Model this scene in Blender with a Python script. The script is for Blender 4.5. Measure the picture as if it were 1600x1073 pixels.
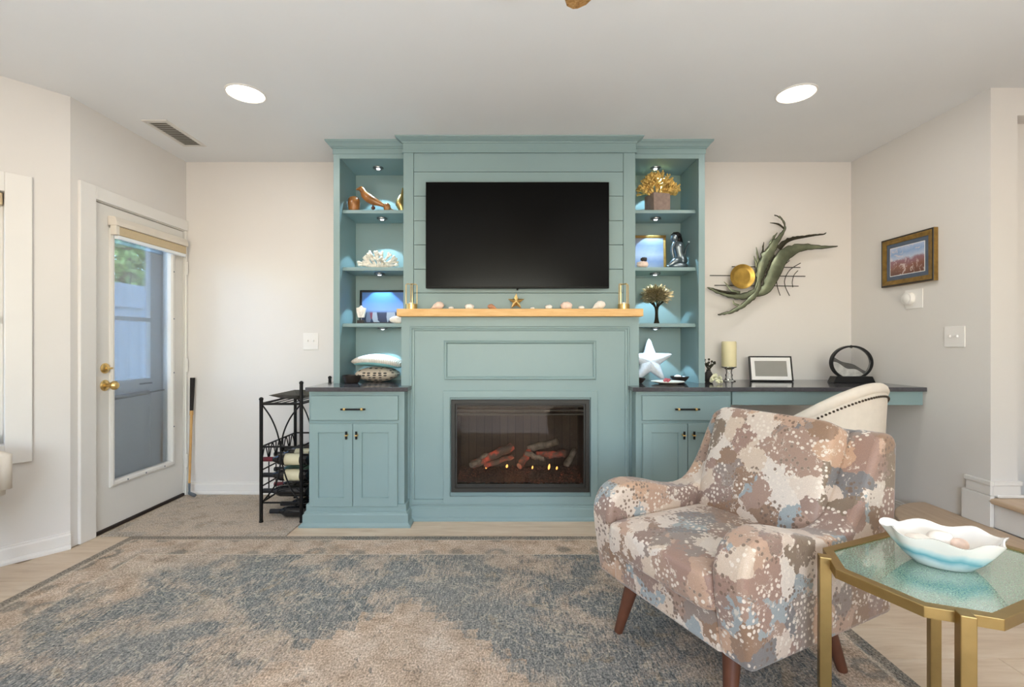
import bpy, math, random
from mathutils import Vector, Matrix
random.seed(7)
PI = math.pi
for o in list(bpy.data.objects): bpy.data.objects.remove(o)
SC = bpy.context.scene
COL = SC.collection
# ------------------------------------------------------------------ camera, world, lights, exposure
F = 740.0; CX, CY = 795.0, 538.0; HC = 1.16
cam = bpy.data.cameras.new('camera'); co = bpy.data.objects.new('camera', cam); COL.objects.link(co)
cam.sensor_width = 36; cam.lens = F / 1600 * 36; cam.shift_x = (800 - CX) / 1600; cam.shift_y = (CY - 536.5) / 1600
cam.clip_start = .02
co.location = (0, 0, HC); co.rotation_euler = (PI / 2, 0, 0)
SC.camera = co
SC.view_settings.view_transform = 'Standard'; SC.view_settings.look = 'None'
SC.view_settings.gamma = 1; SC.view_settings.use_curve_mapping = False
SC.view_settings.exposure = 0.0
w = bpy.data.worlds.new('world'); SC.world = w; w.use_nodes = True
wn = w.node_tree; bg = wn.nodes['Background']
sky = wn.nodes.new('ShaderNodeTexSky'); sky.sky_type = 'NISHITA'; sky.sun_disc = False
sky.sun_elevation = math.radians(45); sky.sun_rotation = math.radians(182)
wn.links.new(sky.outputs[0], bg.inputs[0]); bg.inputs[1].default_value = 2.0
sn = bpy.data.lights.new('sun', 'SUN'); sn.energy = 3.5; sn.angle = .01; sn.color = (1, .98, .94)
sno = bpy.data.objects.new('sun', sn); COL.objects.link(sno); sno.rotation_euler = Vector((.03, .7, -.7)).to_track_quat('-Z', 'Y').to_euler()   # sun from behind the camera's side of the house, along the fence
def area(name, loc, rot, sx, sy, power, col=(1, 1, 1), shape='RECTANGLE'):
    l = bpy.data.lights.new(name, 'AREA'); l.shape = shape; l.size = sx; l.size_y = sy; l.energy = power; l.color = col
    o = bpy.data.objects.new(name, l); COL.objects.link(o); o.location = loc; o.rotation_euler = rot
    return o
CEIL = 2.572
# area light added as soft daylight fill at an unseen rear opening
area('added_rear_fill', (-.1, -3.44, 1.55), (PI / 2, 0, 0), 2.4, 1.5, 18, (.93, .975, 1))
# unseen upward area lights, added behind the camera to brighten the ceiling
for x in (-1.1, 1.45): area('added_ceiling_fill', (x, -.35, .8), (PI, 0, 0), .5, .5, 50, (.92, .97, 1), 'DISK')
# unseen overhead area lights, added to light the rest of the room
for i, (x, y) in enumerate([(-1.48, .35), (1.61, .35), (-1.48, -1.9), (1.61, -1.9)]):
    area('added_overhead_light', (x, y, CEIL - .01), (0, 0, 0), .19, .19, 5, (1, .99, .975), 'DISK')
sl = area('stair_area_light', (3.7, 2.0, CEIL - .01), (0, 0, 0), .19, .19, 5, (1, .99, .975), 'DISK')  # unseen area light just under the stairwell ceiling

# ------------------------------------------------------------------ materials
def S(h):
    c = [int(h[i:i + 2], 16) / 255 for i in (0, 2, 4)]
    return tuple(x / 12.92 if x <= .04045 else ((x + .055) / 1.055) ** 2.4 for x in c)
class NT:
    def __init__(s, name):
        s.m = bpy.data.materials.new(name); s.m.use_nodes = True; s.t = s.m.node_tree
        s.b = s.t.nodes['Principled BSDF']; s.out = s.t.nodes['Material Output']
    def n(s, typ, **kw):
        nd = s.t.nodes.new('ShaderNode' + typ)
        for k, v in kw.items():
            if k.startswith('i_'):
                key = k[2:].replace('_', ' ')
                sock = nd.inputs[int(key)] if key.isdigit() else nd.inputs[key]
                s.set(sock, v)
            else: setattr(nd, k, v)
        return nd
    def set(s, sock, v):
        if isinstance(v, bpy.types.NodeSocket): s.t.links.new(v, sock)
        elif isinstance(v, bpy.types.Node): s.t.links.new(v.outputs[0], sock)
        else:
            if sock.type == 'RGBA' and len(v) == 3: v = (*v, 1)
            sock.default_value = v
    def math(s, op, a, b=0.0, c=None, clamp=False):
        nd = s.t.nodes.new('ShaderNodeMath'); nd.operation = op; nd.use_clamp = clamp
        s.set(nd.inputs[0], a); s.set(nd.inputs[1], b)
        if c is not None: s.set(nd.inputs[2], c)
        return nd.outputs[0]
    def mix(s, f, a, b, mode='MIX'):
        nd = s.t.nodes.new('ShaderNodeMix'); nd.data_type = 'RGBA'; nd.blend_type = mode
        s.set(nd.inputs[0], f); s.set(nd.inputs[6], a); s.set(nd.inputs[7], b)
        return nd.outputs[2]
    def ramp(s, f, stops, interp='LINEAR'):
        nd = s.t.nodes.new('ShaderNodeValToRGB'); r = nd.color_ramp; r.interpolation = interp
        while len(r.elements) < len(stops): r.elements.new(.5)
        for e, (p, c) in zip(r.elements, stops):
            e.position = p; e.color = (*c, 1) if len(c) == 3 else c
        s.set(nd.inputs[0], f); return nd.outputs[0]
    def step(s, f, lo, hi):
        nd = s.t.nodes.new('ShaderNodeMapRange'); nd.interpolation_type = 'SMOOTHSTEP'
        s.set(nd.inputs[0], f); nd.inputs[1].default_value = lo; nd.inputs[2].default_value = hi
        return nd.outputs[0]
    def coord(s, scale=(1, 1, 1), loc=(0, 0, 0), out='Object'):
        tc = s.n('TexCoord'); mp = s.n('Mapping'); s.t.links.new(tc.outputs[out], mp.inputs[0])
        mp.inputs[3].default_value = scale; mp.inputs[1].default_value = loc
        return mp.outputs[0]
    def noise(s, vec, scale, detail=3, rough=.5, dist=0.0, out=0):
        nd = s.n('TexNoise', i_Vector=vec, i_Scale=scale, i_Detail=detail, i_Roughness=rough, i_Distortion=dist)
        return nd.outputs[out]
    def bump(s, h, strength=.3, dist=.01):
        nd = s.n('Bump', i_Strength=strength, i_Distance=dist, i_Height=h)
        s.t.links.new(nd.outputs[0], s.b.inputs['Normal'])
    def p(s, **kw):
        for k, v in kw.items(): s.set(s.b.inputs[k.replace('_', ' ')], v)
        return s
M = {}
def simple(name, col, rough=.5, metal=0., var=.05, scale=6, bump=0., bscale=80, spec=.5, coat=0., trans=0., emit=0., ior=1.45):
    if isinstance(col, str): col = S(col)
    t = NT(name); v = t.coord()
    nz = t.noise(v, scale, 3)
    c = t.ramp(nz, [(.3, tuple(x * (1 - var) for x in col)), (.7, tuple(min(1, x * (1 + var)) for x in col))])
    t.p(Base_Color=c, Roughness=rough, Metallic=metal, IOR=ior)
    t.b.inputs['Specular IOR Level'].default_value = spec
    t.b.inputs['Coat Weight'].default_value = coat; t.b.inputs['Coat Roughness'].default_value = .08
    t.b.inputs['Transmission Weight'].default_value = trans
    if emit: t.p(Emission_Color=col, Emission_Strength=emit)
    if bump: t.bump(t.noise(v, bscale, 2), bump, .004)
    M[name] = t.m; return t.m
simple('wall', 'dfdad4', .75, var=.012, scale=2, bump=.04, bscale=120)
simple('ceiling', 'e6e6e5', .85, var=.012, scale=2, bump=.05, bscale=40)
simple('trim', 'e6e2dc', .4, var=.01)
simple('door_white', 'e0dcd5', .4, var=.012)
simple('teal', '879e9e', .42, var=.02, scale=3)
simple('counter', '4a494d', .12, var=.15, scale=60, spec=.6)
simple('brass', 'a38c5c', .38, 1., var=.08, scale=20)
simple('gold', 'dcbc7c', .3, 1., var=.08, scale=20)
simple('black_metal', '1b1a1a', .45, .6, var=.1)
simple('black_plastic', '141415', .4, var=.1)
simple('fire_black', '2c2a26', .5, var=.06)
simple('coral_gold', 'e0bd70', .4, .45, var=.2, scale=40)
simple('wire_leaf', 'b5a988', .35, .8, var=.6, scale=60)
simple('star_white', 'cdced2', .5, var=.08, scale=40, bump=.5, bscale=120)
simple('chrome', '9a9da0', .3, 1., var=.03)
simple('steel_dark', '6c7680', .4, .5, var=.05)
simple('white_ceramic', 'f2efe9', .15, var=.03, coat=.5)
simple('shell_white', 'f0e8de', .5, var=.1, scale=50, bump=.3, bscale=90)
simple('shell_pink', 'ecd2c2', .4, var=.15, scale=40)
simple('shell_orange', 'c98f6a', .4, var=.3, scale=60)
simple('coral_white', 'ece4d6', .7, var=.1, scale=60, bump=.6, bscale=150)
simple('cream_fabric', 'd9cebf', .8, var=.03, scale=30, bump=.1, bscale=600)
simple('nail', '3c3126', .35, .8)
simple('walnut', '5a3524', .45, var=.25, scale=12)
simple('dark_wood', '2a211c', .5, var=.15)
simple('bird_wood', '9a6430', .3, var=.3, scale=14, coat=.3)
simple('stone_brown', '8d7a70', .7, var=.15, scale=30, bump=.2)
simple('stone_dark', '35302e', .7, var=.15, scale=30)
simple('pewter', '7c868c', .3, .9, var=.3, scale=25)
simple('dark_bowl', '2d2622', .35, var=.3, scale=30)
simple('plate_cream', 'd8cfc2', .3, var=.05)
simple('pink_crystal', 'c26670', .25, var=.3, scale=60)
simple('candle', 'e8dcb0', .5, var=.04)
simple('pale_crystal', 'e4e2c0', .3, var=.1, scale=60)
simple('lamp_glass', 'fff4e2', .3, emit=9.)
simple('puck_glow', 'f2f8ff', .3, emit=5.)
simple('vent', 'd9d4cc', .5); simple('vent_dark', '8f897c', .7)
simple('plate_plastic', 'ece8e3', .35, var=.01)
simple('shade_tan', 'cbb795', .8, var=.03, scale=60)
simple('cassette', 'dcd3c6', .45)
simple('fence', 'e4e9f0', .5, var=.02)
simple('storm_white', 'eef2f5', .4, var=.015)
simple('storm_panel', 'e3e9ee', .5, var=.02)
simple('bark', '6b5a48', .9, var=.3, scale=10)
simple('leaf', '9dbb72', .6, var=.6, scale=9)
simple('paving', 'a8a69f', .9, var=.1)
simple('olive_metal', '7c826a', .35, .7, var=.4, scale=9)
simple('art_dark', '3d3a2e', .45, .7, var=.2)
simple('art_gold', 'b8964a', .35, .8, var=.25, scale=14)
simple('tv_black', '060606', .35, spec=.15)
simple('tv_screen', '040404', .22, spec=.12, var=.01)
simple('frame_black', '1e1b19', .4)
simple('frame_gold', '8a6c35', .45, .4, var=.25, scale=30)
simple('mat_blue', '56606f', .8, var=.1, scale=20)
simple('mat_white', 'ece9e4', .8, var=.01)
simple('screen_grey', '8a877f', .12, var=.06, spec=.9)
simple('label_paper', 'd9cfae', .7, var=.1); simple('bottle_dark', '14161a', .08, var=.2, spec=.7)
simple('bottle_green', '2d4a3a', .08, var=.2, spec=.7)
simple('capsule_red', '6d2430', .4); simple('capsule_black', '1d1f24', .4)
simple('pillow_cream', 'ddd3c6', .85, var=.06, scale=60, bump=.4, bscale=200)
simple('pillow_teal', '6fa0a3', .85, var=.05)
simple('log_dark', '6a6258', .9, var=.5, scale=25, bump=.8, bscale=60)
simple('hickory', 'c99a5c', .4, var=.12, scale=20)
simple('grip', '1e1714', .7)
simple('sand_white', 'cfccc6', .6, var=.25, scale=25); simple('sand_dark', '4c4846', .6, var=.3, scale=30)
simple('oak_light', 'dcae70', .5, var=.06, scale=10)

def glassmat(name, tint=(1, 1, 1), gl=.06, rough=.02):
    t = NT(name); tr = t.n('BsdfTransparent'); tr.inputs[0].default_value = (*tint, 1)
    g = t.n('BsdfGlossy'); g.inputs['Roughness'].default_value = rough
    fr = t.n('Fresnel'); fr.inputs[0].default_value = 1.45
    f = t.math('MULTIPLY', fr.outputs[0], gl / .04, clamp=True)
    mx = t.n('MixShader'); t.t.links.new(f, mx.inputs[0]); t.t.links.new(tr.outputs[0], mx.inputs[1]); t.t.links.new(g.outputs[0], mx.inputs[2])
    t.t.links.new(mx.outputs[0], t.out.inputs[0]); M[name] = t.m
glassmat('pane', (.93, .97, 1), .03); glassmat('fire_glass', (.93, .9, .87), .022); glassmat('clear_glass', (.985, .985, .985), .05)

t = NT('planks'); v = t.coord((1.2, 9, 1)); oi = t.n('ObjectInfo')
v2 = t.n('VectorMath', operation='ADD'); t.set(v2.inputs[0], v)
cmb = t.n('CombineXYZ', i_X=t.math('MULTIPLY', oi.outputs['Random'], 37), i_Y=t.math('MULTIPLY', oi.outputs['Random'], 91)); t.set(v2.inputs[1], cmb)
g = t.noise(v2.outputs[0], 3, 6, .6, .6)
c = t.ramp(g, [(.25, S('bfa68b')), (.5, S('d2bda4')), (.8, S('dfcfba'))])
c = t.mix(t.math('MULTIPLY', oi.outputs['Random'], .3), c, S('c9b097'))
t.p(Base_Color=c, Roughness=.42); t.bump(g, .06, .003); M['planks'] = t.m

t = NT('tread_wood'); v = t.coord((9, 1.2, 4)); g = t.noise(v, 3, 6, .6, .6)
t.p(Base_Color=t.ramp(g, [(.25, S('b89a7c')), (.6, S('c9b094')), (.85, S('d6c2aa'))]), Roughness=.42); M['tread_wood'] = t.m

t = NT('mantel_oak'); v = t.coord((1.5, 12, 12)); g = t.noise(v, 4, 5, .6, .4)
t.p(Base_Color=t.ramp(g, [(.25, S('cf9d5c')), (.55, S('deb274')), (.85, S('e6c48e'))]), Roughness=.5); M['mantel_oak'] = t.m

t = NT('fan_wood'); v = t.coord((1, 1, 1)); nz = t.noise(v, 45, 5, .6, 1.5)
t.p(Base_Color=t.ramp(nz, [(.3, S('6e4a24')), (.5, S('a87a42')), (.75, S('cda873'))]), Roughness=.45); M['fan_wood'] = t.m

# faded oriental rugs (object space, metres from the rug's centre)
def rug(name, hx, hy, warm):
    t = NT(name); v = t.coord(); sep = t.n('SeparateXYZ', i_0=v)
    n1 = t.noise(v, 3.0, 5, .62, .6); n2 = t.noise(v, 9, 5, .65, .4); n3 = t.noise(t.coord((1, 1, 1), (7, 2, 0)), 1.6, 3, .5)
    streak = t.noise(t.coord((85, 16, 1)), 1, 6, .8); grain = t.noise(t.coord((150, 100, 1)), 1, 3, .75); fleck = t.noise(t.coord((70, 40, 1), (4, 9, 0)), 1, 4, .75)
    C = lambda x, k: t.math('MULTIPLY', t.math('SUBTRACT', x, .5), k)
    A = lambda *xs: xs[0] if len(xs) == 1 else t.math('ADD', xs[0], A(*xs[1:]))
    inv = lambda x: t.math('SUBTRACT', 1, x)
    mul = lambda x, y: t.math('MULTIPLY', x, y)
    ax, ay = t.math('ABSOLUTE', sep.outputs[0]), t.math('ABSOLUTE', sep.outputs[1])
    ed = t.math('MINIMUM', t.math('SUBTRACT', hx, ax), t.math('SUBTRACT', hy, ay))
    tan = t.ramp(A(n2, C(grain, .5)), [(.27, S('9d8672')), (.43, S('bfa892')), (.57, S('cfbaa6')), (.75, S('e0d2c2'))])
    slate = t.ramp(A(streak, C(grain, .5)), [(.27, S('434849')), (.42, S('6e7272')), (.55, S('918f8a')), (.70, S('beb7aa'))])
    q = .062
    def quant(x, off): return mul(t.math('FLOOR', t.math('DIVIDE', A(x, C(n2, .09)), q)), q)
    med = A(mul(quant(ax, 0), .98), mul(quant(ay, 1), .93), C(n1, .45), C(fleck, .12))
    inmed = inv(t.step(med, .54, .60))
    corner = A(mul(ax, .8), ay, C(n1, 1.2), C(streak, .35))
    incor = t.step(corner, 1.70, 2.0)
    patch = t.step(A(n1, C(streak, .55), C(n2, .2)), .45, .66)
    field = t.mix(mul(patch, .8), slate, tan)
    field = t.mix(mul(t.step(A(n2, C(streak, .3)), .56, .68), .45), field, S('a89070'))
    field = t.mix(mul(incor, .75), field, tan)
    vein = inv(t.step(t.math('ABSOLUTE', C(t.noise(t.coord((1, 1, 1), (2, 6, 0)), 4.5, 3, .6, 1.5), 1.)), .006, .016))
    field = t.mix(mul(vein, .45), field, S('d6c8b2'))
    spots = t.step(A(t.noise(v, 15, 4, .7, 1.), C(fleck, .25)), .60, .68)
    medc = t.mix(mul(spots, .7), tan, S('6a6864'))
    field = t.mix(inmed, field, medc)
    band = mul(t.step(ed, .055, .062), inv(t.step(ed, .245, .252)))
    vor = t.n('TexVoronoi', i_Vector=t.coord((5.2, 5.2, 0), (.3, .17, 0)), i_Scale=1., i_Randomness=.35)
    ring = inv(t.step(A(t.math('ABSOLUTE', t.math('SUBTRACT', vor.outputs[0], .25)), C(fleck, .35), mul(n2, .1)), .07, .16))
    bandc = t.mix(mul(ring, .6), tan, S('6d706c')); bandc = t.mix(mul(patch, .12), bandc, slate)
    bandc = t.mix(mul(t.step(A(n1, C(streak, .6)), .55, .7), .4), bandc, S('8a857b'))
    col = t.mix(band, field, bandc)
    for e0 in (.06, .249):
        ln = inv(t.step(t.math('ABSOLUTE', t.math('SUBTRACT', ed, e0)), .003, .009))
        col = t.mix(mul(ln, .45), col, S('d9cbb6'))
    if not warm:
        edge = inv(t.step(A(ed, C(fleck, .03)), .040, .052))
        col = t.mix(mul(edge, .7), col, t.ramp(grain, [(.35, S('474846')), (.65, S('9a9285'))]))
    else:
        col = t.mix(.7, col, t.ramp(A(n2, C(grain, .4)), [(.3, S('ab9a86')), (.5, S('c9bdaf')), (.7, S('c4b29b'))]))
    col = t.mix(mul(t.step(n3, .45, .65), .22), col, S('a39c92'))
    col = t.mix(mul(t.step(fleck, .60, .70), .45), col, S('55554f'))
    col = t.mix(mul(t.step(streak, .58, .74), .35), col, S('dccfbb'))
    col = t.mix(1., col, t.ramp(grain, [(.32, (.52, .52, .52)), (.5, (1., 1., 1.)), (.68, (1.42, 1.42, 1.42))]), 'MULTIPLY')
    t.p(Base_Color=col, Roughness=.95); t.b.inputs['Specular IOR Level'].default_value = .1
    t.bump(A(grain, mul(streak, .8)), .8, .006); M[name] = t.m
rug('rug_large', 1.825, 1.37, False); rug('rug_small', .56, .39, True)

# armchair upholstery: torn patches and dot clusters
def fabric():
    t = NT('chair_fabric'); v = t.coord()
    nv = t.n('TexNoise', i_Vector=v, i_Scale=7., i_Detail=5., i_Roughness=.65)
    off = t.n('VectorMath', operation='SCALE'); t.set(off.inputs[0], nv.outputs[1]); off.inputs[3].default_value = .22
    vv = t.n('VectorMath', operation='ADD'); t.set(vv.inputs[0], v); t.set(vv.inputs[1], off.outputs[0])
    vo = t.n('TexVoronoi', i_Vector=vv.outputs[0], i_Scale=10.5, i_Randomness=1.)
    sepc = t.n('SeparateColor'); t.set(sepc.inputs[0], vo.outputs[1])
    pal = ['c6b29e', '96786a', '8b6e58', 'cdbdae', '9c8070', '92999a', 'b8967c', '8d7468', 'd0c4b8', '7d6a58', 'b0917c', 'c8b6a6', '8a7a70', '74706f']
    c = t.ramp(sepc.outputs[0], [(i / len(pal), S(h)) for i, h in enumerate(pal)], 'CONSTANT')
    d = t.n('TexVoronoi', i_Vector=t.coord((1, 1, 1), (.4, .1, .2)), i_Scale=58., i_Randomness=.7)
    dots = t.math('SUBTRACT', 1, t.step(d.outputs[0], .30, .40))
    mk = t.step(t.noise(v, 8.5, 2, .5, .3), .49, .52)
    mk2 = t.step(t.noise(t.coord((1, 1, 1), (5, 3, 1)), 8.5, 2, .5, .3), .53, .56)
    c = t.mix(t.math('MULTIPLY', dots, mk), c, S('d8ccbe'))
    c = t.mix(t.math('MULTIPLY', t.math('MULTIPLY', dots, mk2), .9), c, S('6f5848'))
    frag = t.step(t.noise(vv.outputs[0], 26, 5, .7, .6), .60, .63)
    c = t.mix(t.math('MULTIPLY', frag, .75), c, S('d9cdbd'))
    wv = t.noise(t.coord((420, 420, 420)), 1, 2)
    c = t.mix(1., c, t.ramp(wv, [(.3, (.86, .86, .86)), (.7, (1.08, 1.08, 1.08))]), 'MULTIPLY')
    t.p(Base_Color=c, Roughness=.5); t.b.inputs['Sheen Weight'].default_value = .25
    t.bump(wv, .15, .002); M['chair_fabric'] = t.m
fabric()
t = NT('table_glass'); v = t.coord(); n1 = t.noise(v, 9, 3); n2 = t.noise(v, 260, 3, .7)
c = t.mix(t.step(n2, .4, .65), t.ramp(n1, [(.3, S('46705f')), (.7, S('5d8674'))]), S('a0b6a2'))
t.p(Base_Color=c, Roughness=.06, IOR=1.75); t.b.inputs['Coat Weight'].default_value = 1.; t.b.inputs['Coat IOR'].default_value = 2.; M['table_glass'] = t.m
t = NT('glaze_bowl'); v = t.coord(); sp = t.n('SeparateXYZ', i_0=v); nz = t.noise(v, 12, 3)
h = t.math('ADD', sp.outputs[2], t.math('MULTIPLY', t.math('SUBTRACT', nz, .5), .05))
c = t.ramp(t.math('MULTIPLY', h, 8.), [(.03, S('e8efee')), (.14, S('cfe0e2')), (.27, S('6aacba')), (.36, S('aed2d6')), (.48, S('e9e7e0')), (1, S('efebe4'))])
t.p(Base_Color=c, Roughness=.12); t.b.inputs['Coat Weight'].default_value = .6; M['glaze_bowl'] = t.m
t = NT('woven'); v = t.coord((1, 1, 1)); ck = t.n('TexVoronoi', i_Vector=t.coord((26, 26, 60)), i_Scale=1., i_Randomness=.2)
t.p(Base_Color=t.mix(t.step(ck.outputs[0], .28, .4), S('3d3a38'), S('c9b9a6')), Roughness=.85); M['woven'] = t.m
t = NT('knit'); wv = t.n('TexWave', i_Vector=t.coord((1, .4, .6)), i_Scale=26., i_Distortion=2.5)
t.p(Base_Color=t.ramp(wv.outputs[0], [(.2, S('d3c6b8')), (.8, S('e8e0d6'))]), Roughness=.9); t.bump(wv.outputs[0], .5, .006); M['knit'] = t.m
# flat prints
def photo(name, stops, extra=None, nscale=6, amp=.1, axis=2, lo=0, hi=1):
    t = NT(name); v = t.coord(); sp = t.n('SeparateXYZ', i_0=v)
    h = t.math('DIVIDE', t.math('SUBTRACT', sp.outputs[axis], lo), hi - lo)
    h = t.math('ADD', h, t.math('MULTIPLY', t.math('SUBTRACT', t.noise(v, nscale, 4, .6), .5), amp))
    c = t.ramp(h, [(p, S(x)) for p, x in stops])
    if extra: c = extra(t, v, c)
    t.p(Base_Color=c, Roughness=.25); M[name] = t.m
def ex_canyon(t, v, c):
    return t.mix(t.math('MULTIPLY', t.step(t.noise(v, 22, 4, .7, 1.2), .55, .62), .6), c, S('e6d3cc'))
photo('print_canyon', [(0, '5d4038'), (.3, '8a6052'), (.5, '96707a'), (.58, 'b9c3d6'), (.75, '8fa9d0'), (1, 'c3cbe0')], ex_canyon, 14, .3, 2, -.11, .11)
def ex_city(t, v, c):
    st = t.n('TexVoronoi', i_Vector=t.coord((30, 0, 9)), i_Scale=1.); sp = t.n('SeparateXYZ', i_0=v)
    low = t.math('SUBTRACT', 1, t.step(sp.outputs[2], -.045, -.03))
    k = t.n('SeparateColor'); t.set(k.inputs[0], st.outputs[1])
    fig = t.ramp(k.outputs[0], [(0, S('1d2434')), (.35, S('9fa2ac')), (.5, S('7c2c34')), (.62, S('2b3146')), (.85, S('6d7080'))], 'CONSTANT')
    return t.mix(t.math('MULTIPLY', low, .85), c, fig)
photo('print_city', [(0, '1a2030'), (.3, '5b6585'), (.42, '7b93c0'), (.7, '4f76b0'), (1, '3f6fae')], ex_city, 5, .05, 2, -.12, .12)
photo('print_sea', [(0, '8f9cac'), (.25, '7488ac'), (.45, '98a4b8'), (.6, '7f8ca4'), (.75, '66748c'), (1, '7c8088')], None, 9, .3, 2, -.12, .12)
# fire glow
t = NT('log_glow'); v = t.coord(); n1 = t.noise(v, 16, 4, .7); hot = t.step(n1, .45, .80)
t.p(Base_Color=t.mix(hot, S('5a5048'), S('7a4034')), Roughness=.9, Emission_Color=S('ff5a38'), Emission_Strength=t.math('MULTIPLY', hot, .42)); t.bump(t.noise(v, 60, 4, .7), .7, .01); M['log_glow'] = t.m
simple('flame', 'ffb860', .5, emit=2.2)
t = NT('embers'); v = t.coord(); n1 = t.noise(v, 70, 4, .8); sp = t.n('SeparateXYZ', i_0=v)
gl = t.math('MULTIPLY', t.step(n1, .56, .66), t.step(t.noise(v, 6, 2), .42, .6))
t.p(Base_Color=t.ramp(n1, [(.3, S('241f1b')), (.7, S('6b5c50'))]), Roughness=1., Emission_Color=S('d06a48'), Emission_Strength=t.math('MULTIPLY', gl, .5)); t.bump(n1, 1., .02); M['embers'] = t.m
t = NT('firebrick'); v = t.coord(); bk = t.n('TexBrick', i_Vector=t.coord((9, 9, 9)), i_Scale=1.)
bk.inputs[1].default_value = (*S('4a4038'), 1); bk.inputs[2].default_value = (*S('3d352e'), 1); bk.inputs[3].default_value = (*S('2a2521'), 1)
t.p(Base_Color=bk.outputs[0], Roughness=.9); M['firebrick'] = t.m

# ------------------------------------------------------------------ mesh helpers
def W(px, py, Y): return Vector(((px - CX) * Y / F, Y, HC - (py - CY) * Y / F))
ORG = {}
class MB:
    def __init__(s): s.v = []; s.f = []
    def add(s, vs, fs):
        b = len(s.v); s.v += [Vector(x) for x in vs]; s.f += [[b + i for i in f] for f in fs]; return s
    def box(s, x0, x1, y0, y1, z0, z1):
        return s.add([(x0, y0, z0), (x1, y0, z0), (x1, y1, z0), (x0, y1, z0), (x0, y0, z1), (x1, y0, z1), (x1, y1, z1), (x0, y1, z1)],
                     [(0, 3, 2, 1), (4, 5, 6, 7), (0, 1, 5, 4), (1, 2, 6, 5), (2, 3, 7, 6), (3, 0, 4, 7)])
    def prism(s, poly, a0, a1, axis='z'):
        def pt(p, a): return {'z': (p[0], p[1], a), 'y': (p[0], a, p[1]), 'x': (a, p[0], p[1])}[axis]
        n = len(poly); vs = [pt(p, a0) for p in poly] + [pt(p, a1) for p in poly]
        return s.add(vs, [list(range(n))[::-1], list(range(n, 2 * n))] + [(i, (i + 1) % n, n + (i + 1) % n, n + i) for i in range(n)])
    def lathe(s, prof, c=(0, 0, 0), n=20, axis='z', cap=True):
        c = Vector(c); vs = []
        for r, h in prof:
            for i in range(n):
                a = 2 * PI * i / n; x, y = r * math.cos(a), r * math.sin(a)
                vs.append(c + Vector({'z': (x, y, h), 'y': (x, h, y), 'x': (h, x, y)}[axis]))
        fs = [(j * n + i, j * n + (i + 1) % n, (j + 1) * n + (i + 1) % n, (j + 1) * n + i) for j in range(len(prof) - 1) for i in range(n)]
        if cap: fs += [list(range(n))[::-1], list(range((len(prof) - 1) * n, len(prof) * n))]
        return s.add(vs, fs)
    def tube(s, pts, r, n=8, closed=False):
        pts = [Vector(p) for p in pts]; m = len(pts); rs = r if isinstance(r, (list, tuple)) else [r] * m
        vs = []; up = None
        for i, p in enumerate(pts):
            d = (pts[(i + 1) % m] - pts[i - 1]) if closed else (pts[min(i + 1, m - 1)] - pts[max(i - 1, 0)])
            d.normalize()
            if up is None: up = d.orthogonal()
            up = (up - d * up.dot(d)); up = up.normalized() if up.length > 1e-6 else d.orthogonal().normalized()
            q = d.cross(up)
            for k in range(n):
                a = 2 * PI * k / n + PI / n; vs.append(p + (up * math.cos(a) + q * math.sin(a)) * rs[i])
        fs = [(j * n + k, j * n + (k + 1) % n, ((j + 1) % m) * n + (k + 1) % n, ((j + 1) % m) * n + k) for j in range(m if closed else m - 1) for k in range(n)]
        if not closed: fs += [list(range(n))[::-1], list(range((m - 1) * n, m * n))]
        return s.add(vs, fs)
    def rings(s, rings, cap0=True, cap1=True, closed=True):
        n = len(rings[0]); vs = [p for r in rings for p in r]
        e = n if closed else n - 1
        fs = [(j * n + i, j * n + (i + 1) % n, (j + 1) * n + (i + 1) % n, (j + 1) * n + i) for j in range(len(rings) - 1) for i in range(e)]
        if cap0: fs.append(list(range(n))[::-1])
        if cap1: fs.append(list(range((len(rings) - 1) * n, len(rings) * n)))
        return s.add(vs, fs)
    def skirt(s, x0, x1, yf, yb, prof):     # moulding round front and both sides of a block: prof = (outset, z)
        return s.rings([[(x0 - o, yb, z), (x0 - o, yf - o, z), (x1 + o, yf - o, z), (x1 + o, yb, z)] for o, z in prof])
    def rectframe(s, x0, x1, z0, z1, y, prof, cap=False):   # picture moulding on a face at y, rises toward -y: prof = (inset, rise)
        return s.rings([[(x0 + i, y - d, z0 + i), (x1 - i, y - d, z0 + i), (x1 - i, y - d, z1 - i), (x0 + i, y - d, z1 - i)] for i, d in prof], False, cap)
    def superq(s, c, r, e1=1., e2=1., nu=24, nv=12, fn=None):
        c = Vector(c); sg = lambda a, e: math.copysign(abs(a) ** e, a); rings = []
        for j in range(nv + 1):
            ph = -PI / 2 + PI * j / nv; ring = []
            for i in range(nu):
                th = 2 * PI * i / nu; k = max(sg(math.cos(ph), e1), 1e-4)
                p = Vector((r[0] * k * sg(math.cos(th), e2), r[1] * k * sg(math.sin(th), e2), r[2] * sg(math.sin(ph), e1)))
                ring.append(c + (fn(p) if fn else p))
            rings.append(ring)
        return s.rings(rings)
    def xf(s, m):
        s.v = [m @ v for v in s.v]; return s
    def build(s, name, mat, parent=None, smooth=False, bevel=0., seg=2, org=None, subsurf=0, auto=40, tf=None):
        me = bpy.data.meshes.new(name)
        if parent is not None: o0 = ORG[parent.name]
        elif org is not None: o0 = Vector(org)
        else:
            xs = [v.x for v in s.v]; ys = [v.y for v in s.v]; zs = [v.z for v in s.v]
            o0 = Vector(((min(xs) + max(xs)) / 2, (min(ys) + max(ys)) / 2, min(zs)))
        me.from_pydata([tuple(v - o0) for v in s.v], [], s.f); me.update()
        import bmesh
        bm = bmesh.new(); bm.from_mesh(me); bmesh.ops.recalc_face_normals(bm, faces=bm.faces); bm.to_mesh(me); bm.free()
        if smooth:
            for p in me.polygons: p.use_smooth = True
            try: me.set_sharp_from_angle(angle=math.radians(auto))
            except Exception: pass
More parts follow.
